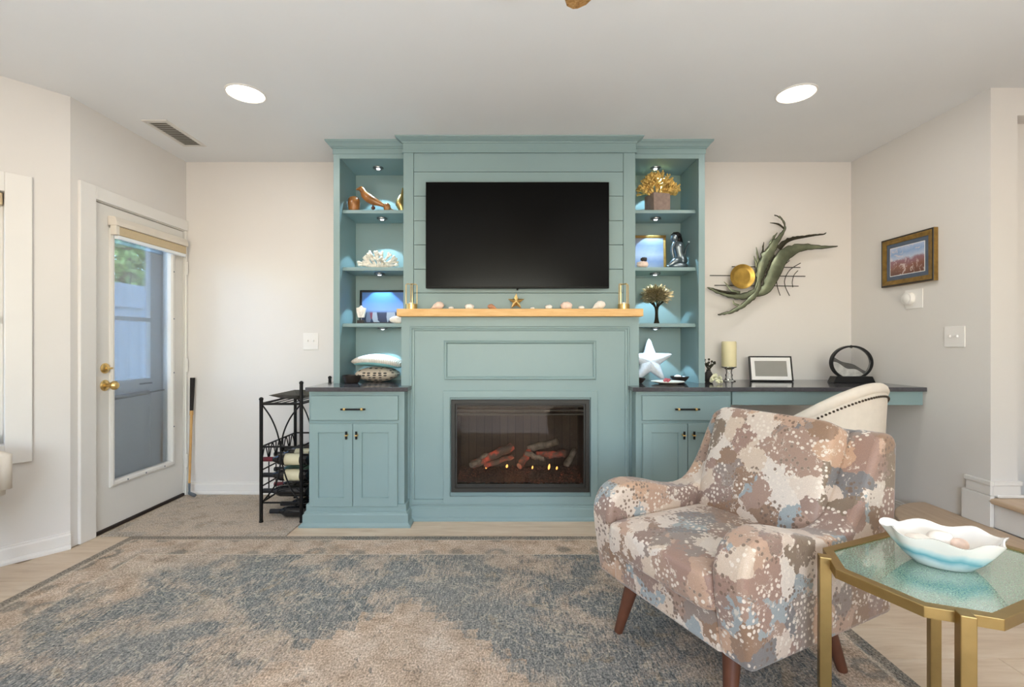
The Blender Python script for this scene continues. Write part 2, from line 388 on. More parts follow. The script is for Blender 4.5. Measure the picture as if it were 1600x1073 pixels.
        me.materials.append(M[mat] if isinstance(mat, str) else mat)
        o = bpy.data.objects.new(name, me); COL.objects.link(o)
        if parent is not None: o.parent = parent
        else: o.location = o0
        ORG[o.name] = o0
        if bevel:
            b = o.modifiers.new('bevel', 'BEVEL'); b.width = bevel; b.segments = seg; b.limit_method = 'ANGLE'; b.angle_limit = math.radians(35)
        if subsurf:
            b = o.modifiers.new('sub', 'SUBSURF'); b.levels = b.render_levels = subsurf
        return o
def tag(o, label, cat=None, group=None, kind=None):
    o['label'] = label
    if cat: o['category'] = cat
    if group: o['group'] = group
    if kind: o['kind'] = kind
    return o
def thing(name, loc, label, cat, group=None):
    o = bpy.data.objects.new(name, None); COL.objects.link(o); o.location = loc; o.empty_display_size = .05
    ORG[o.name] = Vector(loc); return tag(o, label, cat, group)
def struct(mb, name, mat, label=None, **kw):
    o = mb.build(name, mat, **kw); o['kind'] = 'structure'
    if label: o['label'] = label
    return o
def clone(o, parent=None, loc=None, rot=None):
    c = o.copy(); COL.objects.link(c); c.parent = parent
    if loc is not None: c.location = loc
    if rot is not None: c.rotation_euler = rot
    ORG[c.name] = Vector(c.location)
    for ch in [x for x in bpy.data.objects if x.parent == o]: clone(ch, c)
    return c
def box(*a): return MB().box(*a)
def B(name, mat, parent, *dims, bevel=.002, **kw): return MB().box(*dims).build(name, mat, parent, bevel=bevel, **kw)
def smoothpath(pts, n=6):
    pts = [Vector(p) for p in pts]; out = []
    for i in range(len(pts) - 1):
        p0, p1, p2, p3 = pts[max(i - 1, 0)], pts[i], pts[i + 1], pts[min(i + 2, len(pts) - 1)]
        for k in range(n):
            u = k / n
            out.append(.5 * ((2 * p1) + (p2 - p0) * u + (2 * p0 - 5 * p1 + 4 * p2 - p3) * u * u + (3 * p1 - p0 - 3 * p2 + p3) * u ** 3))
    return out + [pts[-1]]

# ------------------------------------------------------------------ room shell
XL, XR, YB = -2.5, 2.653, 3.67
WT = .14
floor = struct(box(-3.6, 4.7, -3.6, YB + .1, -.08, -.006), 'floor', 'planks', 'pale oak plank floor of the room', org=(0, 0, 0))
def xmin(y): return XL + .01 if y > 2.70 else max(-3.4, XL - (2.70 - y) * .81)
row = 0; y = YB - .02; pw = .19
while y > -3.4:
    x0, x1 = xmin(y - pw / 2), (XR - .01 if y > 2.6 or y < 1.3 else 4.5)
    x = x0; off = (row * .77) % 1.7 + .3; first = True
    while x < x1 - .05:
        L = off if first else random.uniform(1.5, 2.2); first = False
        xe = min(x + L, x1)
        if x1 - xe < .35: xe = x1
        MB().box(x + .0008, xe - .0008, y - pw + .0008, y - .0008, -.012, random.uniform(-.0006, 0)).build('plank', 'planks', floor, bevel=.0012, seg=1)
        x = xe
    y -= pw; row += 1
struct(box(-3.7, 4.7, -3.6, YB + .1, CEIL, CEIL + .1), 'ceiling', 'ceiling', 'smooth off white ceiling')
struct(box(XL - WT, XR + WT, YB, YB + .12, 0, CEIL), 'wall_back', 'wall', 'warm white back wall behind the built-in')
# left wall with the door opening
DY0, DY1, DH = 2.855, 3.645, 2.03
lw = MB().box(XL - WT, XL, 2.70, DY0, 0, CEIL).box(XL - WT, XL, DY0, DY1, DH, CEIL).box(XL - WT, XL, DY1, YB, 0, CEIL)
struct(lw, 'wall_left', 'wall', 'warm white wall round the glazed door')
# angled wall with a window
A0 = Vector((XL, 2.70)); AD = Vector((-.63, -.7766)).normalized(); AN = Vector((AD.y, -AD.x))
if AN.x > 0: AN = -AN          # points out of the room
def ang(s, d, z): p = A0 + AD * s + AN * d; return (p.x, p.y, z)
def angbox(mb, s0, s1, d0, d1, z0, z1):
    c = [ang(s0, d0, 0), ang(s1, d0, 0), ang(s1, d1, 0), ang(s0, d1, 0)]
    return mb.prism([(p[0], p[1]) for p in c], z0, z1)
AL = 1.43; WS0, WS1, WZ0, WZ1 = .258, 1.10, .63, 1.965
aw = MB(); angbox(aw, 0, WS0, 0, WT, 0, CEIL); angbox(aw, WS1, AL, 0, WT, 0, CEIL); angbox(aw, WS0, WS1, 0, WT, 0, WZ0); angbox(aw, WS0, WS1, 0, WT, WZ1, CEIL)
struct(aw, 'wall_angled', 'wall', 'warm white angled wall with the casement window')
E1 = A0 + AD * AL
struct(box(E1.x - WT, E1.x, -3.5, E1.y, 0, CEIL), 'wall_side', 'wall')
struct(MB().box(-3.6, -1.3, -3.6, -3.46, 0, CEIL).box(1.1, 2.8, -3.6, -3.46, 0, CEIL).box(-1.3, 1.1, -3.6, -3.46, 2.3, CEIL).box(-1.3, 1.1, -3.6, -3.46, 0, .8), 'wall_rear', 'wall')
# right wall, stair return
RY = 2.607
struct(MB().box(XR, XR + WT, RY, YB, 0, CEIL).box(XR, XR + WT, -3.5, 1.30, 0, CEIL), 'wall_right', 'wall', 'warm white wall beside the desk')
struct(MB().box(XR + WT, 2.80, RY + .0, RY + .14, 0, CEIL).box(2.80, 4.6, RY, RY + .14, 2.42, CEIL).box(2.80, 4.6, RY + .10, RY + .2, 0, 2.42), 'wall_stair', 'wall', 'recessed wall beside the stair')
struct(MB().box(4.6, 4.7, 1.1, RY + .2, 0, CEIL).box(XR + WT, 4.7, 1.1, 1.24, 0, CEIL), 'wall_stairwell', 'wall')
# baseboards
BP = [(0, 0), (.026, 0), (.026, .012), (.02, .024), (.014, .026), (.014, .078), (.008, .086), (.008, .092), (0, .096)]
def baseboard(p, q, n, name, label):       # floor-line points p -> q, n = normal into the room
    p, q, n = Vector(p), Vector(q), Vector(n).normalized()
    mb = MB().rings([[(a.x + n.x * o, a.y + n.y * o, z) for o, z in BP] for a in (p, q)])
    return struct(mb, name, 'trim', label)
baseboard((XL + .03, YB), (-1.235, YB), (0, -1), 'baseboard_back', 'white baseboard beside the wine rack')
baseboard((1.44, YB), (XR, YB), (0, -1), 'baseboard_desk', 'white baseboard under the desk')
baseboard((XR, YB - .03), (XR, 3.02), (-1, 0), 'baseboard_right', 'white baseboard along the right wall')
a1 = ang(AL, 0, 0); baseboard((XL, 2.70), (a1[0], a1[1]), (-AN.x, -AN.y), 'baseboard_angled', 'white baseboard under the window')
# window in the angled wall
win = thing('window_1', ang(WS0, 0, WZ0), 'white cased window at the left edge', 'window'); win['kind'] = 'structure'
CW = .103
m_ = MB(); angbox(m_, WS0 - CW, WS0, -.02, 0, WZ0 - CW, WZ1 + CW); angbox(m_, WS1, WS1 + CW, -.02, 0, WZ0 - CW, WZ1 + CW)
angbox(m_, WS0, WS1, -.02, 0, WZ1, WZ1 + CW); angbox(m_, WS0, WS1, -.02, 0, WZ0 - CW, WZ0); m_.build('casing', 'trim', win, bevel=.003)
m_ = MB()
for a in ((WS0, WS0 + .045, WZ0, WZ1), (WS1 - .045, WS1, WZ0, WZ1), (WS0, WS1, WZ0, WZ0 + .05), (WS0, WS1, WZ1 - .05, WZ1), (WS0, WS1, 1.27, 1.31)): angbox(m_, a[0], a[1], .05, .09, a[2], a[3])
m_.build('sash', 'trim', win, bevel=.003)
m_ = MB(); angbox(m_, WS0, WS1, .066, .07, WZ0, WZ1); m_.build('pane', 'pane', win)
m_ = MB(); angbox(m_, WS0 + .005, WS1 - .005, .005, .045, WZ1 - .07, WZ1 - .005); m_.build('shade_cassette', 'shade_tan', win, bevel=.006)

# ------------------------------------------------------------------ glazed door
door = thing('door_1', (XL, (DY0 + DY1) / 2, 0), 'white door with a tall glass lite and brass knob', 'door'); door['kind'] = 'structure'
GY0, GY1, GZ0, GZ1 = 2.998, 3.51, .293, 1.86
dx0, dx1 = XL - .05, XL - .006
m_ = MB().box(dx0, dx1, DY0 + .004, GY0, .02, DH - .004).box(dx0, dx1, GY1, DY1 - .004, .02, DH - .004).box(dx0, dx1, GY0, GY1, .02, GZ0).box(dx0, dx1, GY0, GY1, GZ1, DH - .004)
m_.build('door_slab', 'door_white', door)
def yzframe(y0, y1, z0, z1, x, prof, cap=False):   # moulding on an x-plane, rises toward +x
    return MB().rings([[(x + d, y0 + i, z0 + i), (x + d, y1 - i, z0 + i), (x + d, y1 - i, z1 - i), (x + d, y0 + i, z1 - i)] for i, d in prof], False, cap)
lf = yzframe(GY0 - .03, GY1 + .03, GZ0 - .03, GZ1 + .03, dx1, [(0, 0), (0, .010), (.012, .016), (.026, .014), (.034, .004), (.034, -.03)]).build('lite_frame', 'door_white', door)
for yy, zz in [(GY0 + .10, GZ0 - .014), ((GY0 + GY1) / 2, GZ0 - .014), (GY1 - .08, GZ0 - .014), (GY1 + .014, .55), (GY1 + .014, .95), (GY1 + .014, 1.35), (GY1 + .014, 1.7)]:
    MB().lathe([(.0055, 0), (.0055, .002)], (dx1 + .014, yy, zz), 10, 'x').build('screw_cap', 'steel_dark', lf)
box(XL - .03, XL - .026, GY0, GY1, GZ0, GZ1).build('pane', 'pane', door)
# casing (left jamb, head, hinge side)
struct(MB().box(XL, XL + .018, 2.745, DY0 - .004, 0, DH + .085).box(XL, XL + .018, DY0 - .004, YB - .002, DH + .006, DH + .085).box(XL, XL + .014, DY1 + .004, YB - .002, 0, DH + .006), 'trim_1', 'trim', 'white casing round the glazed door', bevel=.003)
struct(MB().box(XL - WT, XL - .052, DY0 + .001, DY0 + .03, 0, DH).box(XL - WT, XL - .052, DY1 - .03, DY1 - .001, 0, DH).box(XL - WT, XL - .052, DY0 + .03, DY1 - .03, DH - .03, DH), 'trim_2', 'storm_white', 'outer jamb between the door and the storm door')
struct(MB().box(XL - WT, XL + .004, DY0 + .001, DY1 - .001, 0, .018), 'trim_3', 'dark_wood', 'dark threshold under the glazed door')
def knob(z, prof, y=2.937):
    return MB().lathe(prof, (dx1, y, z), 20, 'x')
kb = knob(.906, [(.034, 0), (.034, .004), (.028, .01), (.013, .014), (.012, .035), (.02, .042), (.028, .055), (.028, .066), (.018, .078), (.004, .08)]).build('door_knob', 'gold', door, smooth=True)
db = knob(1.012, [(.032, 0), (.032, .006), (.024, .013), (.01, .015), (.01, .022)]).build('deadbolt', 'gold', door, smooth=True)
box(dx1 + .018, dx1 + .028, 2.925, 2.967, 1.006, 1.018).build('thumb_turn', 'gold', db, bevel=.003)
for z in (1.747, 1.0, .267):
    MB().lathe([(.007, -.05), (.007, .05)], (XL + .022, DY1 + .003, z), 10).build('hinge', 'trim', door, smooth=True)
# roller shade on the door
rs = thing('roller_shade', (XL, (GY0 + GY1) / 2, 1.83), 'rolled up beige shade cassette across the top of the door glass', 'shade')
SY0, SY1 = 2.955, 3.62
MB().prism([(dx1 + .001, 1.965), (dx1 + .05, 1.96), (dx1 + .06, 1.93), (dx1 + .06, 1.905), (dx1 + .001, 1.905)], SY0, SY1, 'y').xf(Matrix()).build('cassette', 'cassette', rs, bevel=.004)
box(dx1 + .018, dx1 + .05, SY0 + .03, SY1 - .01, 1.848, 1.905).build('shade_fabric', 'shade_tan', rs, bevel=.006)
box(dx1 + .018, dx1 + .055, SY0, SY0 + .03, 1.848, 1.905).build('end_bracket', 'cassette', rs, bevel=.003)
box(dx1 + .02, dx1 + .046, SY0 + .03, SY1 - .01, 1.826, 1.848).build('bottom_rail', 'storm_white', rs, bevel=.003)
# storm door outside
sd = thing('storm_door', (XL - .17, 3.25, 0), 'white storm door seen through the door glass', 'door')
sx0, sx1 = XL - .185, XL - .150
UZ0, UZ1 = .90, 1.93; UY0, UY1 = 2.98, 3.505
MB().box(sx0, sx1, DY0 + .03, UY0, .03, 2.0).box(sx0, sx1, UY1, DY1 + .35, .03, 2.0).box(sx0, sx1, UY0, UY1, UZ1, 2.0).box(sx0, sx1, UY0, UY1, UZ0 - .055, UZ0).build('stile_frame', 'storm_white', sd)
box(sx0 + .008, sx1 - .004, UY0, UY1, .03, UZ0 - .055).build('kick_panel', 'storm_panel', sd)
box(sx0 + .005, sx1 + .006, UY0, UY1, 1.325, 1.355).build('meeting_rail', 'storm_white', sd, bevel=.003)
MB().rings([[(sx1 + d, UY0 + i, UZ0 + i), (sx1 + d, UY1 - i, UZ0 + i), (sx1 + d, UY1 - i, UZ1 - i), (sx1 + d, UY0 + i, UZ1 - i)] for i, d in [(-.012, 0), (-.012, .008), (.012, .008), (.016, -.02)]], False, False).build('glazing_bead', 'storm_white', sd)
box(sx0 + .012, sx0 + .016, UY0, UY1, UZ0, UZ1).build('pane', 'pane', sd)
cl = MB().tube([(XL - .125, 2.96, .80), (XL - .12, 3.02, .803)], .006).tube([(XL - .12, 3.02, .803), (XL - .10, 3.42, .815)], .016, 12).tube([(XL - .10, 3.42, .815), (XL - .095, 3.60, .82)], .006).build('door_closer', 'steel_dark', sd, smooth=True)
box(sx1, sx1 + .002, 3.40, 3.52, UZ0 - .03, UZ0 - .018).build('maker_plate', 'steel_dark', sd)

# outside: paving, fence, trees
struct(box(-14, XL - WT, -1.5, 14, -.12, -.06), 'ground', 'paving', 'pale paving outside the door')
fx = -4.3
fence = thing('vinyl_fence', (fx, 5.2, -.06), 'white vinyl privacy fence outside the door glass', 'fence')
box(fx - .03, fx + .03, 2.5, 9.5, 1.60, 1.84).build('top_rail', 'fence', fence, bevel=.006)
box(fx - .036, fx + .036, 2.5, 9.5, 1.575, 1.60).build('rail_lip', 'fence', fence)
yy = 2.5
while yy < 9.45:
    box(fx - .012, fx + .012, yy, yy + .145, -.06, 1.60).build('fence_board', 'fence', fence, bevel=.006); yy += .15
def tree(x, y, h, r, n, label, seed):
    rnd = random.Random(seed)
    t = thing('garden_tree', (x, y, -.06), label, 'tree', 'trees beyond the fence')
    MB().tube(smoothpath([(x, y, -.06), (x + .1, y, h * .3), (x - .05, y + .1, h * .7), (x, y, h)], 4), [.16] * 4 + [.12] * 4 + [.08] * 4 + [.03], 9).build('trunk', 'bark', t, smooth=True)
    mb = MB()
    for i in range(n):
        d = Vector((rnd.gauss(0, 1), rnd.gauss(0, 1), rnd.gauss(0, 1))).normalized() * r * rnd.random() ** .4
        c = Vector((x, y, h * .72)) + Vector((d.x, d.y, d.z * h / (2.2 * r)))
        a = Vector((rnd.gauss(0, 1), rnd.gauss(0, 1), rnd.gauss(0, 1))).normalized(); b = a.orthogonal().normalized()
        s_ = rnd.uniform(.04, .09)
        mb.add([c - a * s_, c + b * s_ * .5, c + a * s_, c - b * s_ * .5], [(0, 1, 2, 3)])
    o = mb.build('foliage', 'leaf', t); o['kind'] = 'stuff'
tree(-6.2, 7.6, 4.6, 1.1, 5000, 'leafy tree with a bare trunk beyond the fence, left one', 1)
tree(-6.4, 10.2, 4.4, 1.3, 5000, 'bright green tree beyond the fence, right one', 2)
tree(-10.4, 11.5, 6.0, 2.4, 6000, 'tall tree farthest beyond the fence', 3)
#PART2
# ------------------------------------------------------------------ built-in wall unit
UC = .0725                                   # centre line of the unit
def mx(x): return 2 * UC - x
YW = YB - .002
YT, YC, YS, YM, YCAB = 3.30, 3.24, 3.14, 3.07, 3.04   # tower, chimney, surround, mantel, base cabinet fronts
ZC = .888                                    # counter top
def bookcase(side):
    s = 1 if side == 'left' else -1
    X = (lambda x: x) if s == 1 else mx
    def bx(x0, x1, *r): a, b = sorted((X(x0), X(x1))); return MB().box(a, b, *r)
    lab = {'left': 'teal open bookcase tower left of the television', 'right': 'teal open bookcase tower right of the television'}[side]
    t = thing('bookcase', (X(-.97), 3.47, ZC), lab, 'bookcase', 'built-in bookcase towers')
    xo, xs, xi = -1.222, -1.178, -.724
    bx(xo, xs, YT, YT + .02, ZC, 2.50).build('stile', 'teal', t, bevel=.002)
    bx(xo + .003, xs, YT + .02, YW, ZC, 2.50).build('side_panel', 'teal', t)
    bx(xs, xi, YW - .02, YW, ZC, 2.50).build('back_panel', 'teal', t)
    bx(xi, xi + .003, YT, YW - .02, ZC, 2.50).build('inner_panel', 'teal', t)
    bx(xs, xi, YT, YT + .02, 2.455, 2.50).build('header', 'teal', t)
    bx(xs, xi, YT + .02, YW - .02, 2.462, 2.48).build('top_panel', 'teal', t)
    a, b = sorted((X(xo), X(xi)))
    cr = [(0, 2.485), (.004, 2.487), (.004, 2.522), (.012, 2.524), (.012, 2.530), (.02, 2.533), (.03, 2.548), (.044, 2.560), (.046, CEIL)]
    mb = MB()
    if s == 1: rings = [[(a - o, YW, z), (a - o, YT - o, z), (b, YT - o, z), (b, YW, z)] for o, z in cr]
    else: rings = [[(a, YW, z), (a, YT - o, z), (b + o, YT - o, z), (b + o, YW, z)] for o, z in cr]
    mb.rings(rings).build('crown_moulding', 'teal', t)
    for z in (2.115, 1.7086, 1.310):
        sh = bx(xs, xi, 3.362, YW - .02, z - .022, z).build('shelf', 'teal', t, bevel=.002)
        bx(xs, xi, 3.356, 3.362, z - .026, z - .006).build('shelf_lip', 'teal', sh, bevel=.002)
    names = ['top', 'second', 'third', 'lowest']
    for i, z in enumerate((2.462, 2.089, 1.6826, 1.284)):
        px = {'left': (591, 597, 593, 598), 'right': (1024, 1024.5, 1023.5, 1024)}[side][i]
        Yp = 3.49; xp = (px - CX) * Yp / F
        p = thing('puck_light', (xp, Yp, z), 'small chrome puck light under the %s bay top of the %s bookcase' % (names[i], side), 'light', 'bookcase puck lights')
        MB().lathe([(.038, 0), (.038, -.006), (.033, -.012), (.026, -.013), (.022, -.008), (.001, -.008)], (xp, Yp, z), 24, cap=False).build('bezel', 'chrome', p, smooth=True)
        MB().lathe([(.014, -.0085), (.012, -.014), (.001, -.016)], (xp, Yp, z), 16).build('lens', 'puck_glow', p, smooth=True)
        l = bpy.data.lights.new('puck_beam', 'SPOT'); l.energy = PUCK; l.spot_size = math.radians(86); l.spot_blend = .06; l.shadow_soft_size = .008; l.color = (.52, .80, 1)
        lo = bpy.data.objects.new('puck_beam', l); COL.objects.link(lo); lo.parent = p; lo.location = (0, 0, -.02)
PUCK = 11.
bookcase('left'); bookcase('right')

# chimney breast with shiplap
ch = thing('chimney_breast', (UC, 3.45, 1.39), 'teal shiplap chimney breast behind the television', 'chimney breast')
CX0, CX1 = -.721, .866
SX0, SX1 = -.650, .783
box(CX0, CX1, YC + .02, YW, 1.392, 2.54).build('core', 'teal', ch)
B('stile', 'teal', ch, CX0, SX0 - .002, YC, YC + .02, 1.392, 2.47); B('stile', 'teal', ch, SX1 + .002, CX1, YC, YC + .02, 1.392, 2.47)
zs = [1.392, 1.511, 1.674, 1.841, 2.0055, 2.175, 2.341, 2.470]
for a, b in zip(zs, zs[1:]):
    B('shiplap_board', 'teal', ch, SX0, SX1, YC + .003, YC + .02, a + .0025, b - .0005, bevel=.0015)
MB().skirt(CX0, CX1, YC, YW, [(0, 2.470), (.008, 2.470), (.008, 2.482), (.003, 2.485), (.003, 2.535), (.01, 2.537), (.012, 2.543), (.03, 2.553), (.048, 2.565), (.05, CEIL)]).build('crown_moulding', 'teal', ch)

# fireplace surround
su = thing('fireplace_surround', (UC, 3.4, 0), 'teal panelled fireplace surround under the mantel', 'fireplace surround')
PX0, PX1 = -.713, .863
FX0, FX1, FZ0, FZ1 = -.3795, .531, .190, .797      # electric insert
m_ = MB()
for a in ((PX0, FX0 + .03, 0, 1.342), (FX1 - .03, PX1, 0, 1.342), (FX0 + .03, FX1 - .03, 0, FZ0 + .03), (FX0 + .03, FX1 - .03, FZ1 - .03, 1.342)): m_.box(a[0], a[1], YS, YW, a[2], a[3])
m_.build('body', 'teal', su)
mp = [(0, 0), (0, .012), (.006, .018), (.012, .018), (.018, .010), (.026, .009), (.030, .003), (.030, 0)]
k = YS / F
def wz(py): return HC - (py - CY) * k
def wx(px): return (px - CX) * k
MB().rectframe(wx(641), wx(983), .10, wz(510), YS, mp).build('outer_moulding', 'teal', su)
MB().rectframe(wx(694), wx(931), wz(593), wz(532), YS, [(0, 0), (0, .010), (.006, .016), (.013, .014), (.02, .006), (.022, 0)]).build('panel_moulding', 'teal', su)
MB().rectframe(wx(693), wx(933), wz(785), wz(610), YS, [(0, 0), (0, .016), (.045, .016), (.045, 0)]).build('insert_trim', 'teal', su, bevel=.002)
MB().skirt(PX0 + .065, PX1 - .065, YS, YS + .05, [(0, 0), (.038, 0), (.038, .014), (.030, .022), (.024, .024), (.024, .075), (.018, .082), (.018, .090), (.012, .094), (.012, .135), (0, .137)]).build('base_moulding', 'teal', su)
mt = MB().box(-.728, .873, YM, YC - .002, 1.3425, 1.392).build('mantel_shelf', 'mantel_oak', bevel=.003); tag(mt, 'honey oak mantel shelf above the fireplace', 'shelf')

# base cabinets
def cabinet(side):
    X = (lambda x: x) if side == 'left' else mx
    def bx(x0, x1, *r): a, b = sorted((X(x0), X(x1))); return MB().box(a, b, *r)
    t = thing('base_cabinet', (X(-.976), 3.35, 0), {'left': 'teal base cabinet beside the wine rack, drawer over two doors', 'right': 'teal base cabinet behind the armchair, drawer over two doors'}[side], 'cabinet', 'built-in base cabinets')
    x0, x1 = -1.282, -.67
    bx(x0, -.722, YS, YW, 0, ZC - .027).build('carcass', 'teal', t)
    bx(x0, x1, YCAB, YS - .001, 0, ZC - .027).build('face_frame', 'teal', t, bevel=.002)
    kk = YCAB / F; fz = lambda py: HC - (py - CY) * kk
    dx = lambda px: (px - CX) * kk
    a, b = sorted((X(dx(487)), X(dx(623)))); y = YCAB
    d = MB().rectframe(a, b, fz(656), fz(617.5), y, [(0, 0), (0, .018), (.003, .021)], True).build('drawer', 'teal', t, bevel=.001)
    hx = (a + b) / 2; hz = fz(638)
    h = MB().tube([(hx - .078, y - .045, hz), (hx + .078, y - .045, hz)], .006, 10).build('handle', 'black_metal', d, smooth=True)
    for s in (-1, 1):
        MB().lathe([(.006, -.046), (.006, -.02), (.009, -.0199)], (hx + s * .055, y, hz), 10, 'y').lathe([(.0085, -.006), (.0085, .006)], (hx + s * .055, y - .045, hz), 10, 'x').build('handle_post', 'gold', d, smooth=True)
    mid = (X(dx(552.5)))
    xs = sorted((X(dx(485)), X(dx(622))))
    for q, (da, db_) in enumerate(((xs[0], mid - .0015), (mid + .0015, xs[1]))):
        dd = MB().rectframe(da, db_, fz(790), fz(661), y, [(0, 0), (0, .018), (.002, .020), (.056, .020), (.060, .010)], True).build('cabinet_door', 'teal', t)
        hx = (db_ - .030) if q == 0 else (da + .030); hz = fz(678)
        pl = MB().box(hx - .006, hx + .006, y - .052, y - .042, hz - .025, hz + .025).build('pull', 'black_metal', dd, bevel=.002)
        MB().lathe([(.006, -.045), (.006, -.018)], (hx, y, hz), 10, 'y').box(hx - .008, hx + .008, y - .054, y - .04, hz - .004, hz + .004).build('pull_post', 'gold', dd)
    a, b = sorted((X(x0), X(x1)))
    MB().skirt(a, b, YCAB, YS - .001, [(0, 0), (.048, 0), (.048, .012), (.036, .022), (.030, .026), (.030, .075), (.022, .083), (.022, .092), (.013, .096), (.013, .138), (0, .14)]).build('base_moulding', 'teal', t)
    return t
cabinet('left'); cabinet('right')
tag(MB().prism([(-1.291, 3.0), (-.641, 3.0), (-.641, YS - .002), (-.722, YS - .002), (-.722, YW), (-1.291, YW)], ZC - .027, ZC).build('countertop', 'counter', bevel=.003), 'short dark grey stone countertop on the left base cabinet', 'countertop')
tag(MB().prism([(mx(-.641), 3.0), (XR - .002, 3.0), (XR - .002, YW), (mx(-.722), YW), (mx(-.722), YS - .002), (mx(-.641), YS - .002)], ZC - .027, ZC).build('countertop', 'counter', bevel=.003), 'long dark grey stone countertop running over the desk to the right wall', 'countertop')
tag(MB().box(1.43, XR - .003, 3.03, 3.052, .772, ZC - .0275).build('desk_apron', 'teal', bevel=.002), 'teal apron board under the front edge of the desk top', 'desk apron')
# towers stand on the counter, so the carcass joins visually

# ------------------------------------------------------------------ electric fireplace
fp = thing('electric_fireplace', ((FX0 + FX1) / 2, 3.2, FZ0), 'black framed electric fireplace insert with glowing logs', 'fireplace')
MB().rectframe(FX0, FX1, FZ0, FZ1, YS - .0165, [(0, 0), (0, .014), (.004, .018), (.026, .018), (.030, .008), (.038, .008), (.038, -.03)]).build('frame', 'fire_black', fp)
ix0, ix1, iz0, iz1 = FX0 + .036, FX1 - .036, FZ0 + .05, FZ1 - .036
y0, y1 = YS - .012, YS + .26
box(ix0, ix1, y1 - .01, y1, iz0 - .01, iz1).build('back_wall', 'firebrick', fp)
box(ix0 - .006, ix0, y0, y1, iz0 - .01, iz1).build('side_wall', 'firebrick', fp); box(ix1, ix1 + .006, y0, y1, iz0 - .01, iz1).build('side_wall', 'firebrick', fp)
box(ix0, ix1, y0, y1, iz1, iz1 + .006).build('top_wall', 'fire_black', fp)
box(ix0, ix1, y0 - .006, y0 + .006, FZ0 + .02, iz0).build('lower_grille', 'fire_black', fp, bevel=.002)
for i in range(3): box(ix0, ix1, y0 + .004, y0 + .02 + .012 * i, iz1 - .018 - .026 * i, iz1 - .006 - .026 * i).build('louvre', 'fire_black', fp, bevel=.002)
box(ix0, ix1, y0 - .004, y0 - .002, iz0, iz1).build('glass', 'fire_glass', fp)
rnd = random.Random(5); em = MB(); nx, ny = 70, 16; pts = []
for j in range(ny + 1):
    for i in range(nx + 1):
        pts.append((ix0 + (ix1 - ix0) * i / nx, y0 + .008 + (y1 - .02 - y0) * j / ny, iz0 - .002 + rnd.uniform(0, .014) + .045 * (j / ny)))
em.add(pts, [(j * (nx + 1) + i, j * (nx + 1) + i + 1, (j + 1) * (nx + 1) + i + 1, (j + 1) * (nx + 1) + i) for j in range(ny) for i in range(nx)])
eb = em.build('ember_bed', 'embers', fp, smooth=True, auto=180); eb['kind'] = 'stuff'
def log(a, b, r, mat, seed):
    rnd = random.Random(seed); a, b = Vector(a), Vector(b)
    pts = [a.lerp(b, i / 7) + Vector((rnd.uniform(-1, 1), rnd.uniform(-1, 1), rnd.uniform(-1, 1))) * .006 for i in range(8)]
    return MB().tube(pts, [r * rnd.uniform(.85, 1.1) for _ in pts], 10).build('log', mat, fp, smooth=True)
def FP(px, py, Y): return W(px, py, Y)
log(FP(738, 727, 3.21), FP(800, 697, 3.29), .030, 'log_glow', 1); log(FP(757, 728, 3.19), FP(803, 712, 3.21), .017, 'log_glow', 2)
log(FP(812, 728, 3.20), FP(828, 706, 3.31), .023, 'log_glow', 3); log(FP(822, 708, 3.27), FP(850, 718, 3.22), .019, 'log_dark', 4)
log(FP(838, 712, 3.27), FP(884, 708, 3.31), .026, 'log_glow', 5); log(FP(884, 728, 3.2), FP(897, 704, 3.28), .022, 'log_dark', 6)
log(FP(736, 727, 3.19), FP(762, 711, 3.25), .020, 'log_dark', 7); log(FP(826, 700, 3.33), FP(872, 690, 3.34), .026, 'log_dark', 8)
for px, py, w_, h_ in ((760, 728, .013, .034), (792, 728, .014, .022), (832, 730, .010, .02), (858, 729, .014, .036), (870, 731, .012, .02)):
    c = FP(px, py, 3.185)
    MB().superq(c, (w_ * .55, .004, h_ * .55), fn=lambda p: Vector((p.x * (1 - .5 * p.z / .02 if p.z > 0 else 1) + .15 * p.z, p.y, p.z)), nu=10, nv=8).build('flame', 'flame', fp, smooth=True)
fl = bpy.data.lights.new('fire_glow', 'POINT'); fl.energy = .35; fl.color = (1, .45, .22); fl.shadow_soft_size = .05
flo = bpy.data.objects.new('fire_glow', fl); COL.objects.link(flo); flo.parent = fp; flo.location = (-.02, 0, .16)

# ------------------------------------------------------------------ television
tv = thing('television', (.058, 3.2, 1.537), 'large black flat television mounted on the shiplap', 'television')
T0, T1 = W(665, 450, 3.17), W(952, 284, 3.17)
B('bezel', 'tv_black', tv, T0.x, T1.x, 3.171, 3.205, T0.z, T1.z, bevel=.003)
box(T0.x + .006, T1.x - .006, 3.169, 3.1712, T0.z + .012, T1.z - .006).build('screen', 'tv_screen', tv)
B('rear_housing', 'tv_black', tv, T0.x + .2, T1.x - .2, 3.205, YC + .002, T0.z + .1, T1.z - .15)
MB().lathe([(.006, 0), (.006, -.012)], ((T0.x + T1.x) / 2, 3.19, T0.z), 10).build('sensor', 'tv_black', tv)

